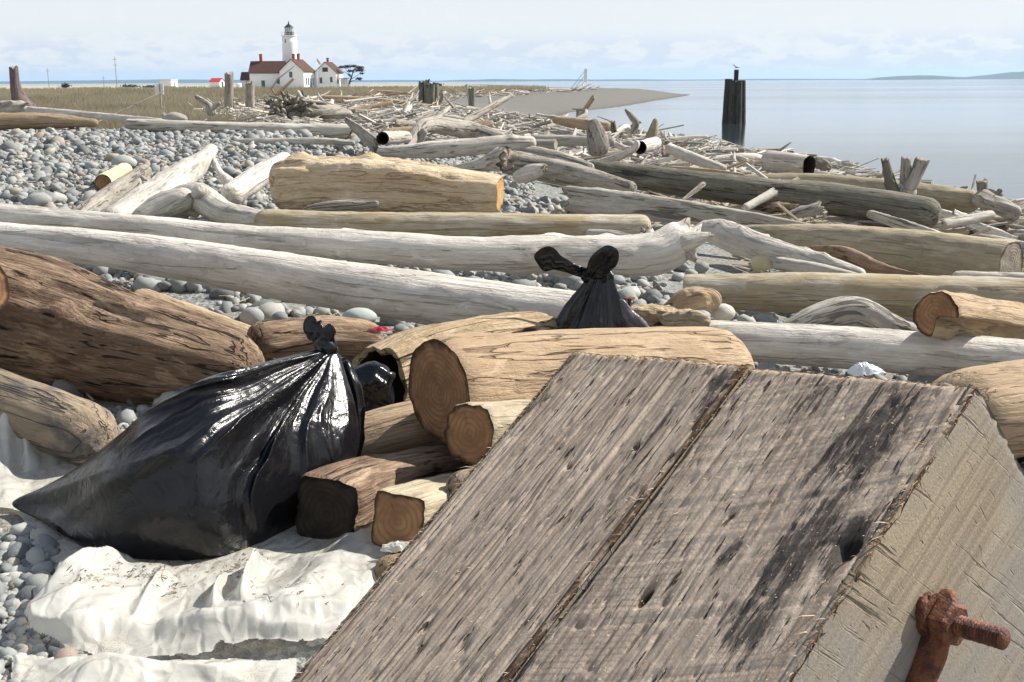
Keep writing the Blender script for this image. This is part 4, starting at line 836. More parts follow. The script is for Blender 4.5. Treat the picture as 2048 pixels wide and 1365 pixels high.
o = log('driftwood_tree', 'long knobbly white tree trunk with a broken root end', DL, [(-60, 428, 46, 8.7), (180, 444, 50, 8.5), (500, 478, 58, 8.1), (800, 500, 66, 7.85), (1100, 510, 74, 7.7), (1290, 512, 84, 7.65), (1362, 480, 76, 7.7), (1385, 452, 44, 7.75)], BLEACH, knots=16, sway=.18, amp=.06, nl=120, seg=30, cb='broken')
branch(o, [(1355, 490, 50), (1395, 478, 30), (1422, 470, 14)], SILVER, 7.6, cb='broken'); branch(o, [(1300, 480, 34), (1290, 462, 30)], BLEACH, 7.85, cb='broken'); branch(o, [(680, 465, 20), (735, 467, 12)], BLEACH, 8.0); branch(o, [(1372, 500, 34), (1392, 520, 14)], GREYW, 7.6, cb='broken')
log('driftwood_log', 'longest smooth white log sloping down behind the black bags', DL, [(-80, 470, 62, 7.9), (200, 496, 72, 7.5), (500, 544, 92, 7.0), (800, 590, 104, 6.6), (1000, 616, 100, 6.45), (1230, 640, 92, 6.3)], BLEACH, amp=.03, sway=.08, nl=110, seg=32, groove=.012)
# right middle
log('driftwood_log', 'knobbly pale tree trunk sloping down right of the root end', DL, [(1398, 458, 32, 8.7), (1450, 470, 58, 8.5), (1530, 500, 58, 8.1), (1640, 530, 44, 7.8), (1730, 552, 24, 7.6)], BLEACH, knots=9, amp=.08)
log('driftwood_log', 'thick olive-brown log with a pale sawn end at the right edge', 'log', [(1480, 470, 40, 10.2), (1700, 490, 78, 9.3), (1900, 513, 92, 8.6), (2022, 530, 98, 8.2)], OLIVE, END_GREY, cb='sawn', amp=.03, sway=.04, seg=34, nl=70)
log('drift_slab', 'reddish brown slab with a pale hump against the olive log', DL, [(1620, 498, 12, 8.4), (1690, 515, 44, 8.1), (1760, 540, 30, 7.8), (1850, 556, 10, 7.6)], wood('reddish_wood', (.38, .27, .20), (.22, .135, .09), (.06, .04, .03), .6, 1, .7, .01), ell=.6, sq=3)
log('driftwood_plank', 'short bleached split plank below the knobbly pale trunk', DL, [(1548, 526, 26, 7.7), (1640, 540, 24, 7.5), (1730, 556, 10, 7.4)], SILVER, sq=4, ca='worn')
log('driftwood_log', 'pale stub of log at the right edge above the ochre log', DL, [(1905, 553, 22, 7.5), (2110, 560, 26, 7.3)], SILVER)
log('driftwood_log', 'long grey log with ochre stained side right of the upright bag', DL, [(1368, 582, 66, 7.0), (1560, 586, 80, 6.85), (1800, 592, 88, 6.7), (2120, 606, 90, 6.5)], YELLOWG, amp=.03, sway=.05, ca='sawn', nl=80, seg=30)
log('arched_driftwood', 'smooth arched piece of driftwood humped over the white log', DL, [(1555, 672, 30, 6.15), (1630, 640, 60, 6.2), (1710, 625, 66, 6.2), (1780, 652, 50, 6.1), (1850, 676, 26, 6.0)], SILVER, amp=.04, groove=.03)
log('driftwood_log', 'straight white log lying in front of the arched piece', DL, [(1330, 672, 70, 5.95), (1600, 690, 84, 5.75), (1850, 708, 86, 5.6), (2140, 728, 88, 5.4)], BLEACH, amp=.025, sway=.04, nl=80, seg=32)
log('notched_log', 'brown log with a dark notched sawn end resting on the white log', 'log', [(1872, 630, 96, 5.35), (1960, 640, 92, 5.75), (2120, 668, 90, 6.3)], TAN, END_BROWN, ca='sawn', amp=.05, groove=.05, seg=56, nl=40, wedge=(2.35, .75, .82))

# ------------------------------------------------------------------ foreground log pile
log('weathered_log', 'big brown cracked log lying at the left edge behind the black bag', 'log', [(-120, 600, 262), (80, 640, 246), (250, 690, 200), (350, 712, 176), (520, 752, 130)], BROWN, END_BROWN, Y=None, amp=.05, groove=.085, seg=72, nl=110, knots=3, lump=4, chip=.03)
log('sawn_log', 'rust-coloured sawn log end cut off by the left edge of the picture', 'log', [(-40, 575, 128, 4.75), (-190, 560, 130, 5.3)], BROWN, END_BROWN, ca='sawn', amp=.04)
log('striped_log', 'dirty striped log with rounded end lower left beneath the brown log', 'log', [(-120, 770, 132), (60, 828, 132), (205, 880, 128)], MUDDY, END_GREY, cb='worn', amp=.04, seg=34)
log('driftwood_log', 'pale sandy log with a knot hole behind the big brown log', 'log', [(270, 600, 60, 6.5), (400, 650, 66, 6.2), (520, 690, 60, 5.9)], TAN, amp=.08, knots=2)
log('dark_log', 'brown log with dark shaded end behind the black bag knot', 'log', [(500, 684, 76, 5.75), (620, 672, 78, 6.0), (760, 678, 70, 6.2)], BROWN, END_DARK, ca='worn', amp=.06)
log('wood_chunk', 'broken orange-brown chunk of wood under the big brown log', 'wood', [(288, 790, 28, 5.5), (330, 778, 34, 5.4), (380, 770, 26, 5.4)], TAN, END_GOLD, ca='broken', cb='broken', amp=.2)
log('hollow_log', 'hollow tan log with rough bark and a black open end', 'log', [(752, 782, 168, 5.05), (850, 742, 172, 5.3), (980, 712, 166, 5.6), (1085, 696, 150, 5.85)], BARK, BARK, ca='hollow', cb='sawn', amp=.05, groove=.06, seg=48, nl=60, cutA=(.3, 0), lump=4, chip=.035)
log('sawn_log', 'smooth tan log with a large oval ringed sawn end facing left', 'log', [(876, 785, 224, 4.35), (1050, 772, 212, 4.65), (1250, 758, 200, 4.95), (1478, 748, 186, 5.3)], wood('scarred_tan_wood', (.50, .375, .25), (.34, .24, .15), (.11, .065, .04), .5, .8, .95, .012, freq=.7), END_BROWN, ca='sawn', cb='worn', amp=.02, groove=.008, seg=56, nl=70, lump=6, cutA=(-.12, 0))
log('splintery_log', 'splintery grey log with small sawn end under the large sawn log', 'log', [(938, 866, 132, 4.0), (1060, 860, 124, 4.3), (1300, 850, 110, 4.9)], OLIVE, END_BROWN, ca='sawn', amp=.05, groove=.12, seg=40, nl=50)
log('tan_log', 'tan log lying beneath the large sawn log beside the bag', 'log', [(660, 900, 104, 4.6), (780, 868, 106, 4.65), (930, 835, 104, 4.8)], TAN, END_GREY, amp=.05, groove=.03, seg=30)
log('charred_timber', 'rounded timber with a charred black end beside the black bag', 'timber', [(652, 1030, 150, 3.72), (740, 990, 132, 4.0), (900, 950, 110, 4.5)], BROWN, END_DARK, ca='sawn', cb='sawn', sq=4.5, roll=.1, amp=.05, groove=.05, seg=44, nl=40)
log('square_timber', 'short square-cut timber with an orange-brown sawn face', 'timber', [(795, 1045, 118, 3.55), (880, 1018, 108, 3.85), (980, 990, 100, 4.15)], OLIVE, END_BROWN, ca='sawn', cb='sawn', sq=12, roll=.05, amp=.02, groove=.02, seg=40, nl=30)
log('dark_log', 'dark rounded log end tucked behind the great leaning beam', 'log', [(905, 985, 84, 3.7), (1000, 975, 96, 3.9), (1100, 960, 90, 4.2)], MUDDY, END_GREY, amp=.06)
log('log_stub', 'small tan log stub lying on the sheet beside the leaning beam', 'log', [(764, 1150, 76, 3.3), (850, 1140, 74, 3.5)], BARK, END_BROWN, ca='worn', amp=.06)
log('tan_log', 'tan cracked log at the right edge behind the leaning beam', 'log', [(1880, 838, 184, 4.35), (2000, 822, 186, 4.5), (2180, 800, 180, 4.8)], TAN, END_DARK, amp=.05, groove=.05, ca='worn', seg=40)
log('rotten_log', 'dark rotten log fragment below the tan log at the right edge', 'log', [(2030, 905, 84), (2150, 915, 84)], DARKW, END_DARK, amp=.15, ca='broken')
# small things near the upright bag
def rotten_board():
    e = empty('rotten_board', at(1330, 650, 6.0)); tag(e, 'crumbling rotten board with a rusty nail beside the upright bag', 'board')
    log('board', None, None, [(1240, 632, 34, 5.85), (1310, 636, 40, 5.85), (1400, 648, 36, 5.8)], BARK, parent=e, amp=.3, groove=.2, chip=.12, nl=40, seg=36, sq=4, ca='broken', cb='broken')
    b = at(1259, 622, 5.8); t = at(1259, 598, 5.8); m = MB(); o = Vector(e.location); m.bar(b - o, t - o, .010, 10); m.build('nail', RUST, e); m = MB(); m.rev([(.010, -.004), (.032, 0), (.030, .007), (.004, .010)], 14, tuple(t - o)); m.build('nail_head', RUST, e)
rotten_board()
log('burl_wood', 'pale knobbly burl of wood right of the upright bag', DL, [(1345, 618, 34, 6.1), (1375, 604, 56, 6.1), (1412, 600, 46, 6.1), (1420, 622, 30, 6.1)], TAN, amp=.22, knots=5, seg=44, nl=44, chip=.12, ca='broken')
log('driftwood_scrap', 'dark knotty scrap of wood below the pale burl', DL, [(1320, 640, 20, 5.7), (1380, 638, 36, 5.7), (1420, 646, 24, 5.7)], OLIVE, amp=.3, groove=.15, knots=5, chip=.12, nl=40, seg=36)
def stone(px, py, rx, rz_, Y, label, mat=COB, seed=1):
    P = at(px, py, Y); s = depth(P) / F; u, v = np.meshgrid(np.linspace(0, math.pi, 15), np.linspace(0, 2 * math.pi, 24, endpoint=False), indexing='ij')
    d = np.stack([np.sin(u) * np.cos(v), np.sin(u) * np.sin(v), np.cos(u)], -1); f = 1 + .1 * fbm(d[..., 0] * 1.3 + seed, d[..., 1] * 1.3, d[..., 2] * 1.3, seed, 2)
    V = (d * f[..., None] * (rx * s, rx * s * .8, rz_ * s) + np.array(P)).reshape(-1, 3); i = np.arange(15 * 24).reshape(15, 24); j = np.roll(i, -1, 1)
    tag(put('cobble', V, np.stack([i[:-1], i[1:], j[1:], j[:-1]], -1).reshape(-1, 4), mat), label, 'stone')
stone(1447, 626, 24, 19, 6.15, 'large pale oval cobble beside the knobbly burl', plain('pale_stone', (.46, .44, .38), .7, .3, 0, .15, 20), 4)
stone(1405, 632, 16, 11, 5.95, 'blue-grey cobble against the pale oval cobble', plain('blue_stone', (.28, .31, .32), .7, .3, 0, .15, 20), 5)
stone(1523, 527, 22, 17, 8.0, 'pale yellow knobbly stone by the split plank', plain('yellow_stone', (.48, .43, .28), .75, .3, 0, .25, 14), 7)
stone(1403, 535, 15, 11, 7.4, 'dark grey round cobble below the root end of the white trunk', plain('grey_stone', (.22, .23, .215), .75, .3, 0, .15, 20), 8)
stone(505, 634, 24, 20, 6.2, 'smooth grey cobble behind the log with the knot hole', plain('mid_stone', (.26, .27, .27), .75, .3, 0, .15, 20), 9)
stone(560, 638, 17, 15, 6.1, 'round dark grey cobble left of the black bag knot', plain('dark_stone', (.17, .18, .185), .75, .3, 0, .15, 20), 10)
stone(718, 634, 34, 18, 6.3, 'broad pale green-grey cobble under the white log', plain('green_stone', (.34, .37, .35), .75, .3, 0, .12, 20), 11)
stone(330, 290, 12, 9, 14.6, 'single dark maroon cobble in the pale shingle', plain('maroon_stone', (.10, .07, .07), .75, .3, 0, .12, 20), 12)
stone(12, 1348, 44, 26, 2.95, 'grey cobble at the bottom left corner in front of the sheet', plain('slate_stone', (.15, .16, .165), .75, .3, 0, .15, 20), 13)

# ------------------------------------------------------------------ plastic sheeting
SHEETS = []
def inside(x, y, poly):
    r = np.zeros(x.shape, bool); n = len(poly)
    for k in range(n):
        (x0, y0), (x1, y1) = poly[k], poly[(k + 1) % n]; c = ((y0 > y) != (y1 > y)) & (x < (x1 - x0) * (y - y0) / (y1 - y0 + 1e-9) + x0); r ^= c
    return r
def edge_dist(x, y, poly):
    d = np.full(x.shape, 1e9); n = len(poly)
    for k in range(n):
        (x0, y0), (x1, y1) = poly[k], poly[(k + 1) % n]; ax, ay = x1 - x0, y1 - y0; q = np.clip(((x - x0) * ax + (y - y0) * ay) / (ax * ax + ay * ay), 0, 1); d = np.minimum(d, np.hypot(x - x0 - q * ax, y - y0 - q * ay))
    return d
def sheet(name, label, box, poly, nu, nv, ridges, lift, seed, rough=1.0, press=lambda x, y: 0 * x):
    """crumpled film lying on the shingle: flat facets between random crease lines, larger folds, torn outline"""
    PXx, PXy = np.meshgrid(np.linspace(box[0], box[2], nu), np.linspace(box[1], box[3], nv)); rs = np.random.default_rng(seed)
    d = np.array(fw)[None, None] + np.array(RT) * ((PXx[..., None] - CX) / F) - np.array(UP) * ((PXy[..., None] - CY) / F); t = (CAMZ - .03) / -d[..., 2]; X, Y = d[..., 0] * t, d[..., 1] * t
    ed = edge_dist(PXx, PXy, poly); ins = inside(PXx + 9 * fbm(PXx / 40, PXy / 40, 0, seed + 1, 3), PXy + 9 * fbm(PXx / 40, PXy / 40, 0, seed + 2, 3), poly)
    wx = X + .05 * fbm(X * 3, Y * 3, 0, seed + 3, 2); wy = Y + .05 * fbm(X * 3, Y * 3, 0, seed + 4, 2); h = np.zeros_like(X)
    for k in range(24):
        a = rs.uniform(0, math.pi); f = rs.uniform(1.3, 3.0) if k < 9 else rs.uniform(6, 14); ph = rs.uniform(0, 1); q = (wx * math.cos(a) + wy * math.sin(a)) * f + ph; tri = np.abs((q % 1) - .5) * 2; loc = sm(.5 + 1.3 * vn(X * 2.2 + k * 9, Y * 2.2, 0, seed + 20 + k)); h = h + rough * loc * (.058 if k < 9 else .026) / f * (tri ** (1.25 if k < 9 else 1.0))
    h = h + lift(PXx, PXy)
    for (x0, y0, x1, y1, hh, w) in ridges:
        ax, ay = x1 - x0, y1 - y0; q = np.clip(((PXx - x0) * ax + (PXy - y0) * ay) / (ax * ax + ay * ay), 0, 1); dd = np.hypot(PXx - x0 - q * ax, (PXy - y0 - q * ay) * 1.3); wob = 1 + .4 * vn(q * 4, x0, 0, seed + 3); h = h + hh * np.sin(math.pi * (.15 + .8 * q)) * np.exp(-np.abs(dd / (w * wob)) ** 1.5)
    hb = np.percentile(h[ins], 12); h = .022 + np.sqrt(np.maximum(h - hb, 0) ** 2 + 1e-5) * (.45 + .55 * sm(ed / 14)); h = h * (1 - .8 * press(PXx, PXy)) + .0016 * fbm(X * 22, Y * 22, 0, seed + 7, 3)
    V = np.stack([X, Y, np.maximum(terr(X, Y), 0) + h], -1).reshape(-1, 3); i = np.arange(nu * nv).reshape(nv, nu); q = np.stack([i[:-1, :-1], i[1:, :-1], i[1:, 1:], i[:-1, 1:]], -1)
    keep = ins[:-1, :-1] & ins[1:, :-1] & ins[1:, 1:] & ins[:-1, 1:]; q = q[keep]; used = np.unique(q); mp = np.zeros(nu * nv, int); mp[used] = np.arange(len(used))
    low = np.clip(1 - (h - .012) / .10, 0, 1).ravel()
    SHEETS.append((box, nu, nv, V[:, 2].reshape(nv, nu)))
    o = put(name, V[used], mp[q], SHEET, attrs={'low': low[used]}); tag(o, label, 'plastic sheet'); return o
bumpf = lambda x, y, cx, cy, rx, ry: np.exp(-((x - cx) / rx) ** 2 - ((y - cy) / ry) ** 2)
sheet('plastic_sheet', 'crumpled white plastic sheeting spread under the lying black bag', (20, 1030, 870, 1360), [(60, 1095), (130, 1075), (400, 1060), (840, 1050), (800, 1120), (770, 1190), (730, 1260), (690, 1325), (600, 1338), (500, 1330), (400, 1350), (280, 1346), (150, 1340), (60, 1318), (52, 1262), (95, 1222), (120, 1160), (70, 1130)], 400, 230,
      [(530, 1140, 480, 1265, .10, 16), (545, 1150, 700, 1170, .05, 22), (260, 1165, 90, 1250, .06, 12), (455, 1190, 425, 1265, .06, 8), (640, 1250, 430, 1300, .03, 12), (330, 1190, 270, 1290, .04, 9)],
      lambda x, y: .045 * np.exp(-((y - 1304 + .05 * (x - 350) - 8 * np.sin(x / 60)) / 17) ** 2) * sm((x - 40) / 60) * (.78 + .30 * np.abs(((x + .25 * y) / 150 + .5 * vn(x / 70, 0, 0, 5)) % 1 - .5) + .26 * vn(x / 34, y / 90, 0, 15)) + .04 * bumpf(x, y, 640, 1230, 130, 80) + .04 * bumpf(x, y, 160, 1225, 80, 50), 3, press=lambda x, y: sm((1185 - y) / 45) * sm((x - 60) / 40) * sm((700 - x) / 60))
sheet('plastic_sheet', 'fold of white plastic sheeting along the bottom edge of the picture', (10, 1310, 640, 1470), [(30, 1345), (130, 1352), (260, 1350), (430, 1356), (600, 1352), (590, 1460), (20, 1460)], 240, 70, [(330, 1400, 130, 1430, .05, 26), (360, 1400, 520, 1410, .04, 20)], lambda x, y: .03 * bumpf(x, y, 330, 1420, 140, 50), 14)
sheet('plastic_sheet', 'raised flap of dirty plastic sheeting at the left edge beside the bag', (-110, 895, 250, 1200), [(-100, 915), (20, 905), (90, 915), (200, 975), (190, 1060), (225, 1110), (150, 1185), (95, 1150), (60, 1090), (30, 1055), (-90, 1065)], 190, 130, [(0, 935, 90, 942, .17, 26), (-70, 940, 10, 935, .15, 30)], lambda x, y: 0 * x, 23, press=lambda x, y: sm((x - 10) / 60) * sm((y - 965) / 30))
def shavings():
    rs = np.random.default_rng(6); pts = []; zs = []
    for (cx, cy, sx, sy, n) in ((320, 1200, 30, 16, 90), (380, 1150, 60, 14, 60), (180, 1240, 30, 8, 40), (560, 1255, 60, 20, 50), (250, 1200, 50, 16, 60), (470, 1170, 40, 20, 50)):
        for _ in range(n):
            x, y = cx + rs.normal(0, sx), cy + rs.normal(0, sy); d = ray(x, y); t = (CAMZ - .03) / -d.z; pts.append((d.x * t, d.y * t)); bx_, nu_, nv_, Z_ = SHEETS[0]; zs.append(Z_[int(np.clip((y - bx_[1]) / (bx_[3] - bx_[1]) * (nv_ - 1), 0, nv_ - 1)), int(np.clip((x - bx_[0]) / (bx_[2] - bx_[0]) * (nu_ - 1), 0, nu_ - 1))])
    stick_stuff('wood_shavings', 'brown wood shavings scattered over the plastic sheeting', pts, rs, .010, .0013, BROWN, lambda x, y: np.array(zs) + .001, .3)
shavings()
def plastic_scrap(name, label, px, py, Y, w, h, mat, seed):
    u, v = np.meshgrid(np.linspace(-1, 1, 26), np.linspace(-1, 1, 20)); P = at(px, py, Y); s = depth(P) / F; k = (1 - .5 * np.abs(v)) * (1 + .25 * vn(u * 2, v * 2, 0, seed))
    V = np.stack([P.x + u * w * s * k, P.y + v * h * s * .8, P.z + h * s * (.9 * (1 - u * u) * (1 - v * v) + .5 * ridg(u * 2.3, v * 2.3, 0, seed, 3) - .5)], -1).reshape(-1, 3); i = np.arange(520).reshape(20, 26)
    tag(put(name, V, np.stack([i[:-1, :-1], i[:-1, 1:], i[1:, 1:], i[1:, :-1]], -1).reshape(-1, 4), mat, smooth=False), label, 'plastic')
plastic_scrap('plastic_scrap', 'crumpled clear plastic scrap on the white log behind the beam', 1728, 742, 5.1, 40, 22, plain('cloudy_plastic', (.62, .65, .68), .25, .6, 0, .05, 8), 3)
plastic_scrap('red_scrap', 'small red plastic scrap above the hollow log', 762, 660, 6.0, 24, 9, plain('red_plastic', (.45, .04, .06), .4, .4, 0, .1, 8), 5)
plastic_scrap('plastic_scrap', 'torn white plastic corner lying against the square-cut timber', 800, 1096, 3.45, 46, 18, SHEET, 8)
o = log('dead_root', 'dry brown twisted root lying in the pebbles at lower left', 'root', [(48, 1300, 14, 3.1), (58, 1250, 11, 3.2), (80, 1208, 10, 3.32), (98, 1196, 7, 3.4)], BROWN, amp=.12)
branch(o, [(20, 1290, 30), (45, 1282, 46), (70, 1296, 24)], BROWN, 3.08, amp=.5, groove=.3); branch(o, [(86, 1205, 12), (76, 1182, 9), (88, 1172, 5)], DARKW, 3.42, amp=.3)

# ------------------------------------------------------------------ the lying black bag
def smooth_poly(pts, n):
    p = np.array(pts, float); q = np.vstack([p, p[:3]]); m = len(p); ts = np.linspace(0, m, n, endpoint=False); i = ts.astype(int); f = (ts - i)[:, None]
    a, b, c, d = p[(i - 1) % m], p[i % m], p[(i + 1) % m], p[(i + 2) % m]
    return .5 * (2*b + (c-a)*f + (2*a-5*b+4*c-d)*f**2 + (3*b-a-3*c+d)*f**3)
def lying_bag():
    outl = [(24, 1008), (84, 976), (140, 946), (250, 876), (330, 818), (420, 768), (520, 730), (600, 708), (645, 698), (676, 706), (694, 756), (712, 818), (718, 880), (704, 945), (664, 1004), (606, 1056), (536, 1096), (450, 1124), (380, 1136), (310, 1138), (220, 1122), (150, 1086), (84, 1044)]
    B = smooth_poly(outl, 420); c = np.array([430., 935.]); nt = 110; t = np.linspace(0, 1, nt) ** .8
    PX = c + (B[None] - c) * t[:, None, None]; Yv = 3.60 + (1135 - PX[..., 1]) / 435 * .50 + .22 * sm((330 - PX[..., 0]) / 310) * sm((1120 - PX[..., 1]) / 110) + .26 * sm((PX[..., 0] - 420) / 250)
    d = np.array(fw) + np.array(RT) * ((PX[..., 0:1] - CX) / F) - np.array(UP) * ((PX[..., 1:2] - CY) / F); P = np.array(CAM) + d * (Yv / d[..., 1])[..., None]
    nrm = np.array([-.08, -.86, .50]); nrm /= np.linalg.norm(nrm)
    nk = np.array([668., 700.]); dx, dy = PX[..., 0] - nk[0], PX[..., 1] - nk[1]; dist = np.hypot(dx, dy); ang = np.arctan2(dy, dx)
    prof = np.clip(1 - t[:, None] ** 2.4, 0, 1) ** .60; H = .29 * prof * (.50 + .45 * sm(dist / 260))
    tipd = np.hypot(PX[..., 0] - 30, PX[..., 1] - 1005); H = H * (.25 + .75 * sm(tipd / 330))
    wa = ang + .10 * fbm(dist / 150, ang * 2, 0, 4, 3)
    fade = sm((dist - 5) / 50) * (1 - sm((dist - 200 - 260 * (vn(ang * 3.1, 0, 0, 8) * .5 + .5)) / 240))
    r1 = 1 - np.abs(vn(wa * 4.2 + .3, dist / 700, 0, 19)) ** .75; r2 = 1 - np.abs(vn(wa * 9.5, dist / 330, 0, 23)) ** .7; r3 = 1 - np.abs(vn(wa * 27, dist / 160, 0, 29))
    edge = sm((1 - t[:, None]) / .06)
    fold = (.105 * (r1 - .55) + .020 * (r2 - .55) + .003 * (r3 - .5)) * fade * np.clip(dist / 150, .25, 1.1)
    low = .008 * fbm(PX[..., 0] / 90, PX[..., 1] / 90, 0, 51, 2) + .0022 * (ridg(PX[..., 0] / 34 + 2 * fbm(PX[..., 0] / 80, PX[..., 1] / 80, 0, 6, 2), PX[..., 1] / 50, 0, 55, 2) - .6)
    # the crease from the seam corner across the belly
    cr = np.hypot((PX[..., 0] - 330) * .35 + (PX[..., 1] - 965) * .9, 0) ; crease = .014 * np.exp(-(cr / 16) ** 2) * sm((460 - PX[..., 0]) / 80) * sm((PX[..., 0] - 60) / 80)
    hF = H + (fold + low + crease) * edge
    Vf = P + nrm * hF[..., None]; Vb = P - nrm * (H * .55 + .006 * edge)[..., None]; Vb[..., 2] = np.maximum(Vb[..., 2], .015)
    na = B.shape[0]; i = np.arange(nt * na).reshape(nt, na); j = np.roll(i, -1, 1); q = np.stack([i[:-1], i[1:], j[1:], j[:-1]], -1).reshape(-1, 4); off = nt * na
    V = np.concatenate([Vf.reshape(-1, 3), Vb.reshape(-1, 3)]); org = Vector(at(400, 1080, 4.0)); e = empty('trash_bag', org); tag(e, 'large shiny black plastic trash bag lying on the white sheeting', 'trash bag')
    fcv = np.stack([wa * 16, dist / 140, fade * np.clip(dist / 150, .3, 1)], -1).reshape(-1, 3); put('body', V, np.concatenate([q[:, ::-1], q + off]), BAG, e, attrs={'fc': np.concatenate([fcv, fcv])})
    def film(name, spec, ell, seed, amp=.28, gr=.2):
        C, R = px_path(spec); Vv, Fc, mi, lc = tube(C, R, 40, 36, seed, amp, gr, 'worn', 'worn', ell=ell, lump=1.2); put(name, Vv, Fc, BAG, e, midx=mi * 0)
    film('knot', [(668, 712, 40, 4.34), (652, 690, 40, 4.36), (642, 674, 34, 4.38)], 1.0, 901)
    film('tied_end', [(648, 694, 26, 4.38), (634, 668, 36, 4.38), (622, 648, 34, 4.40), (626, 632, 12, 4.40)], .28, 902)
    film('tied_end', [(650, 694, 26, 4.34), (656, 668, 28, 4.34), (660, 648, 10, 4.34)], .28, 903)
    film('loose_film', [(690, 722, 16, 4.4), (706, 780, 32, 4.36), (714, 850, 30, 4.30), (706, 920, 20, 4.2), (690, 950, 8, 4.15)], 1.0, 904, .2, .25)
lying_bag()
def small_bag():
    e = empty('black_film', at(750, 830, 4.9)); tag(e, 'crumpled black plastic tucked into the hollow log opening', 'plastic')
    C, R = px_path([(700, 745, 26, 4.85), (735, 765, 76, 4.85), (760, 790, 72, 4.85), (785, 812, 18, 4.85)]); V, Fc, mi, lc = tube(C, R, 44, 40, 911, .3, .16, 'worn', 'worn', ell=.8, lump=1.3); put('film', V, Fc, BAG, e, midx=mi * 0)
small_bag()
def upright_bag():
    Y = 5.75; base = at(1200, 700, Y); e = empty('trash_bag', base); tag(e, 'upright black trash bag with knotted ears standing behind the logs', 'trash bag')
    na, nz = 260, 70; th = np.linspace(0, 2 * math.pi, na, endpoint=False); f = np.linspace(0, 1, nz)
    cy = 556 + (740 - 556) * f; s = Y / F; cx = 1200 - 40 * f; R = np.interp(f, [0, .08, .3, .6, .8, 1.0], [22, 28, 48, 70, 84, 80]) * s
    FF, TH = np.meshgrid(f, th, indexing='ij'); pl = (1 - np.abs(vn(np.cos(TH) * 3.2 + 9, np.sin(TH) * 3.2, FF * .6, 61)) ** .7) - .5; pl2 = (1 - np.abs(vn(np.cos(TH) * 8, np.sin(TH) * 8, FF * 1.5, 63))) - .5
    am = np.interp(FF, [0, .2, .7, 1], [.28, .34, .2, .08]); rr = R[:, None] * (1 + am * pl * 1.3 + .10 * pl2 + .03 * fbm(np.cos(TH) * 4, np.sin(TH) * 4, FF * 9, 66, 3))
    C = np.array([tuple(at(cx[k], cy[k], Y)) for k in range(nz)]); V = C[:, None] + np.stack([rr * np.cos(TH) * 1.05, rr * np.sin(TH) * .85, 0 * rr], -1)
    i = np.arange(nz * na).reshape(nz, na); j = np.roll(i, -1, 1); put('body', V.reshape(-1, 3), np.stack([i[:-1], i[1:], j[1:], j[:-1]], -1).reshape(-1, 4), BAG, e)
    def film(name, spec, ell, seed, amp=.16, gr=.12, mat=BAG):
        C, R = px_path(spec, Y); Vv, Fc, mi, lc = tube(C, R, 40, 40, seed, amp, gr, 'worn', 'worn', ell=ell, lump=1.4); put(name, Vv, Fc, mat, e, midx=mi * 0)
    film('knot', [(1168, 548, 22), (1188, 556, 32), (1212, 554, 30), (1226, 547, 14)], .9, 921, .22, .25)
    def leaf(outl, H, seed, neck, ydir):
        B = smooth_poly(outl, 200); c = B.mean(0); nt = 40; t = np.linspace(0, 1, nt) ** .8; PX = c + (B[None] - c) * t[:, None, None]; dx, dy = PX[..., 0] - neck[0], PX[..., 1] - neck[1]; ds = np.hypot(dx, dy); an = np.arctan2(dy, dx)
        Yv = Y + ydir * ds / 60 * .08; d = np.array(fw) + np.array(RT) * ((PX[..., 0:1] - CX) / F) - np.array(UP) * ((PX[..., 1:2] - CY) / F); P = np.array(CAM) + d * (Yv / d[..., 1])[..., None]
        pr = np.clip(1 - t[:, None] ** 2.2, 0, 1) ** .7; fo = .45 * (.5 - np.abs(vn(an * 5 + .5 * vn(ds / 14, 0, 0, seed), ds / 60, 0, seed)) ** .8) * .020 * sm((1 - t[:, None]) / .1); n_ = np.array([.25 * ydir, -.95, .15])
        Vf, Vb = P + n_ * (H * pr + fo)[..., None], P - n_ * (H * pr)[..., None]; na = len(B); i = np.arange(nt * na).reshape(nt, na); j = np.roll(i, -1, 1); q = np.stack([i[:-1], i[1:], j[1:], j[:-1]], -1).reshape(-1, 4)
        put('ear', np.concatenate([Vf.reshape(-1, 3), Vb.reshape(-1, 3)]), np.concatenate([q[:, ::-1], q + nt * na]), BAG, e)
    leaf([(1068, 512), (1081, 498), (1098, 493), (1112, 500), (1121, 511), (1136, 520), (1154, 530), (1176, 540), (1172, 556), (1150, 552), (1134, 546), (1117, 542), (1106, 540), (1088, 543), (1075, 528)], .010, 71, (1166, 545), -1)
    leaf([(1171, 542), (1179, 518), (1195, 501), (1215, 491), (1234, 499), (1238, 516), (1232, 533), (1220, 545), (1210, 567), (1190, 577), (1171, 567), (1161, 555)], .035, 72, (1180, 560), -1)
    film('loose_film', [(1236, 600, 20), (1258, 640, 44), (1288, 662, 30), (1312, 670, 10)], .6, 925, .15, .15, plain('grey_plastic_film', (.10, .10, .115), .35, .5, 0, .2, 10))
upright_bag()

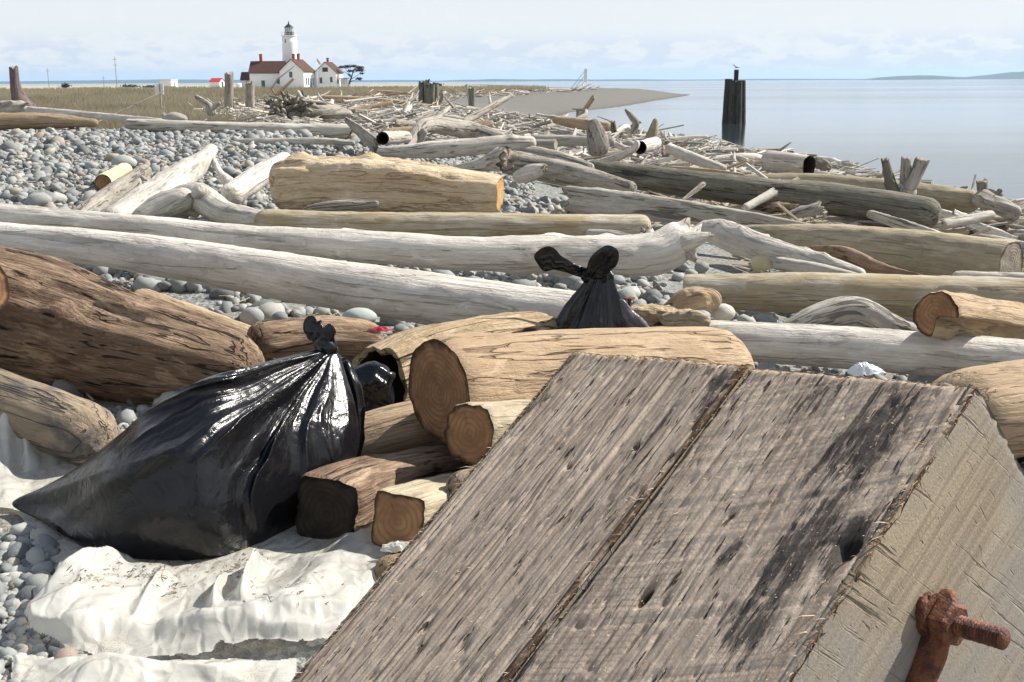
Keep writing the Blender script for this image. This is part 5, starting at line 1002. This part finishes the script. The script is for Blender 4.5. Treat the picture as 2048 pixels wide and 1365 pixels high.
# ------------------------------------------------------------------ the great leaning beam
cb_ = lambda v: np.array(RT) * v[0] + np.array(UP) * v[1] + np.array(fw) * v[2]
A_ = cb_((.6151399, .68989493, .38163844)); W_ = cb_((.55890298, -.04016301, -.82825986)); N_ = cb_((-.55608452, .72279454, -.4102902)); SC = 2.0 / 2.2
O_ = np.array(CAM + ray(1150, 705) * 2.0); WT1, WT2, THK, LEN = .4706 * SC, .8846 * SC, .44, 2.05
def uv_of(px, py):
    d = np.array(ray(px, py)); t = ((O_ - np.array(CAM)) @ N_) / (d @ N_); P = np.array(CAM) + d * t - O_; return -(P @ A_), P @ W_
def beam_mat(name, top):
    n = NT(name); lc = n.attr('lc').outputs['Vector']; sp = n.N('ShaderNodeSeparateXYZ'); n.L(lc, sp.inputs[0]); hgt = n.attr('hgt').outputs['Fac']
    st1 = n.noise(n.vmul(lc, (2.2, 105, 1)), 1, 5, .68, .35); st2 = n.noise(n.vmul(lc, (1.2, 14, 1), (3, 1, 2)), 1, 4, .6, .5); bl = n.noise(n.vmul(lc, (3, 6, 1), (7, 5, 1)), 1, 5, .6)
    pit = n.noise(n.vmul(lc, (17, 125, 1), (1, 9, 4)), 1, 3, .6) if top else n.noise(n.vmul(lc, (125, 20, 1), (1, 9, 4)), 1, 3, .6); fine = n.noise(n.vmul(lc, (200, 300, 1)), 1, 3, .7)
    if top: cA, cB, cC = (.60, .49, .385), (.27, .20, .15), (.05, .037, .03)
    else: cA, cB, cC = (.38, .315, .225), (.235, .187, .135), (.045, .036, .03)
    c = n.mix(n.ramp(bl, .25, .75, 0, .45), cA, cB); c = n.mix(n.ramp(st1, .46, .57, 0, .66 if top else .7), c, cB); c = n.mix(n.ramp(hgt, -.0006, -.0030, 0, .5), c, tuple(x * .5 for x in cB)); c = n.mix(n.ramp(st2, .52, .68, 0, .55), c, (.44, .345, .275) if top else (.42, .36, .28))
    c = n.mix(n.ramp(pit, .61 if top else .64, .65 if top else .70, 0, .9 if top else .6), c, cC); c = n.mix(n.ramp(fine, .62, .75, 0, .45), c, (.62, .52, .40))
    if top:
        sa = n.math('SINE', n.math('MULTIPLY', n.math('ADD', n.math('ADD', sp.outputs[0], n.math('MULTIPLY', sp.outputs[1], .12)), n.math('MULTIPLY', n.math('MULTIPLY', sp.outputs[1], sp.outputs[1]), .25)), 640)); sw = n.math('MULTIPLY', n.math('MULTIPLY', n.ramp(sa, .1, .9), n.ramp(sp.outputs[1], WT1, WT1 + .01)), n.ramp(n.noise(n.vmul(lc, (9, 7, 1), (3, 3, 9)), 1, 3, .6), .40, .58)); c = n.mix(n.math('MULTIPLY', sw, .42), c, cB)
    bump = n.math('ADD', n.math('MULTIPLY', st1, .5), n.math('SUBTRACT', n.math('MULTIPLY', fine, .35), n.ramp(pit, .63, .70)))
    if top:
        tar = n.attr('tar').outputs['Fac']; tm = n.ramp(n.math('ADD', tar, n.math('ADD', n.math('MULTIPLY', n.math('SUBTRACT', n.noise(n.vmul(lc, (9, 38, 1), (2, 2, 2)), 1, 6, .75), .5), 3.4), n.math('MULTIPLY', n.math('SUBTRACT', .5, st1), 1.8))), .50, .95)
        c = n.mix(n.math('MULTIPLY', tm, .88), c, (.040, .036, .035))
        ed = n.attr('edge').outputs['Fac']; em = n.ramp(n.math('ADD', ed, n.math('MULTIPLY', n.math('SUBTRACT', n.noise(n.vmul(lc, (18, 60, 1), (5, 2, 2)), 1, 5, .65), .5), .9)), .42, .62)
        c = n.mix(em, c, n.mix(n.noise(n.vmul(lc, (60, 150, 1)), 1, 3, .6), (.14, .085, .05), (.07, .045, .03)))
    else:
        sk = n.N('ShaderNodeVectorMath'); sk.operation = 'ADD'; cb2 = n.N('ShaderNodeCombineXYZ'); n.L(n.math('MULTIPLY', sp.outputs[1], .28), cb2.inputs[0]); n.L(lc, sk.inputs[0]); n.L(cb2.outputs[0], sk.inputs[1])
        sl = n.noise(n.vmul(sk.outputs[0], (75, 3.5, 1), (6, 2, 8)), 1, 4, .6, .2); dm = n.ramp(sl, .41, .34, 0, .85); c = n.mix(dm, c, cC); bump = n.math('SUBTRACT', bump, n.math('MULTIPLY', dm, .8))
        c = n.mix(n.ramp(n.noise(n.vmul(lc, (2.5, 3, 1), (4, 4, 4)), 1, 4, .6), .38, .58, 0, .8), c, (.27, .25, .225))
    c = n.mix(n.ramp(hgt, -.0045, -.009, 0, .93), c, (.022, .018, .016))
    n.bump(bump, .8, .004); return n.base(c, .85, .15)
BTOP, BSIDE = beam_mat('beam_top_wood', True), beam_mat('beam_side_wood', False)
knots_uv = [(*uv_of(1142, 935), .022), (*uv_of(1290, 1185), .018), (*uv_of(1700, 1088), .030), (*uv_of(1274, 897), .009), (*uv_of(1452, 1110), .020)]
holes_uv = [(*uv_of(1292, 1190), .007, .022), (*uv_of(1274, 897), .005, .007), (*uv_of(1700, 1090), .012, .026), (*uv_of(1140, 938), .004, .005)]
tar_uv = [(*uv_of(1720, 905), .16, .055, 1.0), (*uv_of(1620, 1070), .22, .045, .9), (*uv_of(1530, 1230), .14, .022, .8), (*uv_of(1240, 1010), .10, .022, .75), (*uv_of(1330, 850), .16, .022, .6), (*uv_of(1120, 760), .10, .03, .75), (*uv_of(1440, 770), .10, .025, .7), (*uv_of(1690, 1090), .06, .05, .9), (*uv_of(1060, 1320), .30, .018, .75), (*uv_of(1330, 960), .40, .012, .62), (*uv_of(1640, 790), .10, .05, .5)]
def face_grid(org, du, dv, nrm, Lu, Lv, nu, nv, disp, u0=0., v0=0., face=0.):
    u, v = np.meshgrid(np.linspace(0, Lu, nu), np.linspace(0, Lv, nv), indexing='ij'); h = disp(u + u0, v + v0, u, v, Lu, Lv)
    P = org + du * u[..., None] + dv * v[..., None] + nrm * h[..., None]; i = np.arange(nu * nv).reshape(nu, nv)
    return P.reshape(-1, 3), np.stack([i[:-1, :-1], i[1:, :-1], i[1:, 1:], i[:-1, 1:]], -1).reshape(-1, 4), np.stack([u + u0, v + v0 + face * 3.3, 0 * u + face], -1).reshape(-1, 3), h
def warp(u, v):
    for ku, kv, kr in knots_uv: v = v + np.sign(v - kv) * -kr * 1.1 * np.exp(-((u - ku) / (kr * 4)) ** 2 - ((v - kv) / (kr * 1.6)) ** 2)
    return v
def top_disp(coarse, seed):
    def f(u, v, lu, lv, Lu, Lv):
        vw = warp(u, v) + .004 * fbm(u * 3, v * 8, 0, seed, 3)
        h = 1.5 * coarse * (np.abs(vn(vw * 88, u * .7, 0, seed + 1)) - .4) + coarse * .5 * vn(vw * 210, u * 1.3, 0, seed + 2) + .0012 * fbm(u * 30, v * 70, 0, seed + 4, 3) - .0022 * np.clip(vn(u * 42, v * 130, 0, seed + 5) - .55, 0, 1) / .45
        if coarse < .0013:
            ub = u + .12 * v + .25 * v * v; h = h + .0008 * np.abs(vn(ub * 75, 0, 0, 77)) - .0009 * np.exp(-((ub * 11 % 1) - .5) ** 2 / .0016) * (vn(np.floor(ub * 11) * 3.3, v * 6, 0, 78) > -.1)
        for ku, kv, rv, ru in holes_uv: h = h - .016 * np.exp(-((u - ku + .004 * fbm(u * 60, v * 60, 0, 5, 2)) / (ru * .7)) ** 2 - ((v - kv) / rv) ** 2)
        e = np.minimum(np.minimum(lv, Lv - lv), lu + .004); rg = .012 * (1 + .8 * fbm(u * 14, v * 14, 0, seed + 8, 3)); x = np.clip(1 - e / np.maximum(rg, .002), 0, 1); return h - x ** 1.6 * (.009 + .006 * fbm(u * 33, v * 33, 0, seed + 9, 2))
    return f
def top_attrs(u, v, v0, v1):
    tar = np.zeros_like(u)
    for ku, kv, lu, lv, s in tar_uv + [(*uv_of(1452, 1112), .03, .016, .8), (*uv_of(1700, 1088), .05, .03, .7)]: tar = np.maximum(tar, s * np.exp(-np.abs((u - ku) / lu) ** 2.4 - np.abs((v - kv) / lv) ** 2.4))
    return tar, np.maximum(np.exp(-np.minimum(v - v0, v1 - v) / .0032), np.exp(-u / .006))
def beam():
    foot = O_ - A_ * LEN * .9 + W_ * .4 - N_ * THK; e = empty('dock_beam', tuple(foot)); tag(e, 'great weathered bolted timber beam leaning across the lower right foreground', 'beam')
    def plank(v0, v1, raise_, coarse, seed, right):
        Vs, Qs, Ls, Hs, T, E, M = [], [], [], [], [], [], []; nb = 0
        def add(args, mat, kind):
            nonlocal nb
            P, q, l, h = face_grid(*args); Vs.append(P); Qs.append(q + nb); Ls.append(l); nb += len(P); M.append(np.full(len(q), mat))
            if kind == 'top': t, ed = top_attrs(l[:, 0], l[:, 1], v0, v1)
            else: t, ed = np.zeros(len(P)), (np.ones(len(P)) * (.55 if kind == 'brown' else 0)) 
            T.append(t); E.append(ed); Hs.append(h.ravel())
        o = O_ + W_ * v0 + N_ * raise_; W = v1 - v0
        add((o, -A_, W_, N_, LEN, W, 520, int(W * 620), top_disp(coarse, seed), 0., v0, 0.), 0, 'top')
        sd = lambda u, v, lu, lv, Lu, Lv: .0016 * fbm(u * 10, v * 80, 0, seed + 40, 3) + .0012 * (np.abs(vn(v * 120, u * .8, 0, seed + 41)) - .4) - np.clip(1 - np.minimum(lv, lu + .01) / (.010 * (1 + .7 * fbm(u * 16, 0, 0, seed + 43, 3))), 0, 1) ** 1.6 * .009
        add((o + W_ * W, -A_, -N_, W_, LEN, THK, 300, 180, sd, 0., 0., 1.), 1 if right else 0, 'side' if right else 'brown')
        fl = lambda u, v, lu, lv, Lu, Lv: .003 * fbm(u * 30, v * 30, 0, seed + 60, 3)
        add((o - N_ * THK, -A_, N_, -W_, LEN, THK, 40, 20, fl, 0., 0., 2.), 1, 'side'); add((o + W_ * W - N_ * .006, -N_, -W_, A_, THK, W, 30, 60, fl, 0., 0., 3.), 1, 'side')
        add((o - N_ * THK + W_ * W, -A_, -W_, -N_, LEN, W, 20, 20, fl, 0., 0., 4.), 1, 'side'); add((o - A_ * LEN, -N_, W_, -A_, THK, W, 10, 10, fl, 0., 0., 5.), 1, 'side')
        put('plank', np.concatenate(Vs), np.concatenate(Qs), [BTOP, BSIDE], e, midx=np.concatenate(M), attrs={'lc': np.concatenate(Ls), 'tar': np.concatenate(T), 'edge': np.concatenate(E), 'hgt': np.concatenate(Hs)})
    plank(0, WT1 - .002, .004, .0030, 101, False); plank(WT1 + .004, WT2, 0., .0011, 202, True)
    # splinters and sawdust
    rs = np.random.default_rng(33)
    def fibres(name, n, usel, mat, Lr, wr, frame):
        u, v, nh = usel(n); org, dv, nn = frame; L = np.exp(rs.normal(math.log(Lr), .5, n)); w = wr * rs.uniform(.6, 1.5, n); a = rs.normal(0, .8, n); k = rs.normal(.18, .3, n)
        d = (-A_)[None] * np.cos(a)[:, None] + dv[None] * np.sin(a)[:, None]; sdv = (A_)[None] * np.sin(a)[:, None] + dv[None] * np.cos(a)[:, None]; c = org - A_ * u[:, None] + dv * v[:, None] + nn * (nh + .0012)[:, None]; d2 = d + nn[None] * k[:, None]
        mid = c + d2 * (L * .5)[:, None] + nn * (L * .12)[:, None]
        V = np.stack([c - sdv * w[:, None], c + sdv * w[:, None], mid + sdv * w[:, None], mid - sdv * w[:, None], c + d2 * L[:, None] + sdv * (w * .2)[:, None]], 1).reshape(-1, 3); b = (np.arange(n) * 5)[:, None]
        o = put(name, V, [b + np.array([[0, 1, 2, 3]]), b + np.array([[3, 2, 4]])], mat, e, smooth=False); o['kind'] = 'stuff'
    FT = plain('pale_splinter', (.52, .42, .29), .9, .1, 0, .4, 60); FR = plain('rusty_splinter', (.27, .155, .085), .9, .1, 0, .4, 60)
    def on_top(n):
        u = rs.uniform(.0, 1.6, n); v = rs.uniform(.0, WT2, n); return u, v, np.where(v < WT1, .005, .001)
    def at_edges(n):
        u = rs.uniform(.0, 1.6, n); k = rs.choice(3, n, p=[.42, .16, .42]); v = np.array([0.004, WT1, WT2 - .004])[k] + rs.normal(0, .005, n); m_ = rs.random(n) < .3; u = np.where(m_, np.abs(rs.normal(0, .006, n)), u); v = np.where(m_, rs.uniform(0, WT2, n), v); return u, np.clip(v, 0, WT2), np.where(v < WT1, .000, -.006)
    fibres('sawdust', 4200, on_top, FT, .0028, .0005, (O_, W_, N_)); fibres('splinters', 2600, at_edges, FR, .007, .0007, (O_, W_, N_)); fibres('splinters', 1500, at_edges, FT, .009, .0007, (O_, W_, N_))
    # bolt through the right face
    d = np.array(ray(1868, 1238)); q0 = O_ + W_ * (WT2 + .004); t = ((q0 - np.array(CAM)) @ W_) / (d @ W_); c = Vector(tuple(np.array(CAM) + d * t - np.array(foot))); ax = Vector(tuple(W_)); s = (d * t) @ np.array(fw) / F
    Rm = Matrix((Vector(tuple(-A_)), Vector(tuple(-N_)), ax)).transposed()
    def part(name, V, Fc, par, smooth=False): return obj(name, mesh_np(name, [tuple(c + Rm @ Vector(p)) for p in V], Fc, smooth), RUST, par)
    bolt = empty('bolt', (0, 0, 0)); bolt.parent = e
    def revolve(prof, seg, jit=0., oval=1., cut=None):
        V = []; r_ = np.random.default_rng(3)
        for r, z in prof:
            for k in range(seg):
                a_ = 2 * math.pi * k / seg; q = r * (1 + jit * r_.normal()); V.append((q * math.cos(a_) * oval, q * math.sin(a_), z))
        n = len(prof); i = np.arange(n * seg).reshape(n, seg); j = np.roll(i, -1, 1); V += [(0, 0, prof[0][1]), (0, 0, prof[-1][1])]
        return V, [np.stack([i[:-1], j[:-1], j[1:], i[1:]], -1).reshape(-1, 4), np.concatenate([np.stack([j[0], i[0], np.full(seg, n * seg)], -1), np.stack([i[-1], j[-1], np.full(seg, n * seg + 1)], -1)])]
    part('washer', *revolve([(.001, -.004), (62 * s, -.004), (64 * s, .003), (60 * s, .007), (.001, .0075)], 30, .03, .72), bolt)
    part('nut', *revolve([(.001, .006), (44 * s, .006), (47 * s, .010), (46 * s, 46 * s), (40 * s, 53 * s), (.001, 53 * s)], 6, .03), bolt)
    pr = []; z = 40 * s
    while z < 150 * s: pr += [(16 * s, z), (16 * s, z + 1.5 * s), (21.5 * s, z + 3.6 * s), (21.5 * s, z + 5 * s)]; z += 7 * s
    part('threaded_rod', *revolve([(.001, .0)] + pr + [(17 * s, z + 2 * s), (12 * s, z + 5 * s), (.001, z + 5 * s)], 20, .025), bolt, True)
    # strap: a bent rusty bar running down the face from the washer
    V, Fc, mi, lc = tube([(-66 * s, -14 * s, 6 * s), (-10 * s, 0 * s, 10 * s), (70 * s, 24 * s, 16 * s), (200 * s, 60 * s, 14 * s), (420 * s, 120 * s, 6 * s)], np.array([20, 34, 32, 30, 28]) * s, 22, 50, 77, .12, .08, 'worn', 'worn', ell=.5); part('strap', V, Fc, bolt, True)
beam()

# ------------------------------------------------------------------ the air
def haze():
    m = MB(); zl, zh = -9.0, 140.0; R = SEAR + 600; m.quadbox((0, 6200, (zl + zh) / 2), 2 * R, 2 * R - 500, zh - zl)
    mt = bpy.data.materials.new('sea_haze'); mt.use_nodes = True; nt = mt.node_tree; nt.nodes.clear(); o = nt.nodes.new('ShaderNodeOutputMaterial'); v = nt.nodes.new('ShaderNodeVolumePrincipled')
    v.inputs['Color'].default_value = (.50, .72, 1, 1); v.inputs['Density'].default_value = 5.5e-5; v.inputs['Anisotropy'].default_value = 0.2; nt.links.new(v.outputs[0], o.inputs['Volume'])
    tag(m.build('haze', mt), 'thin sea haze', None, None, 'stuff')
haze()
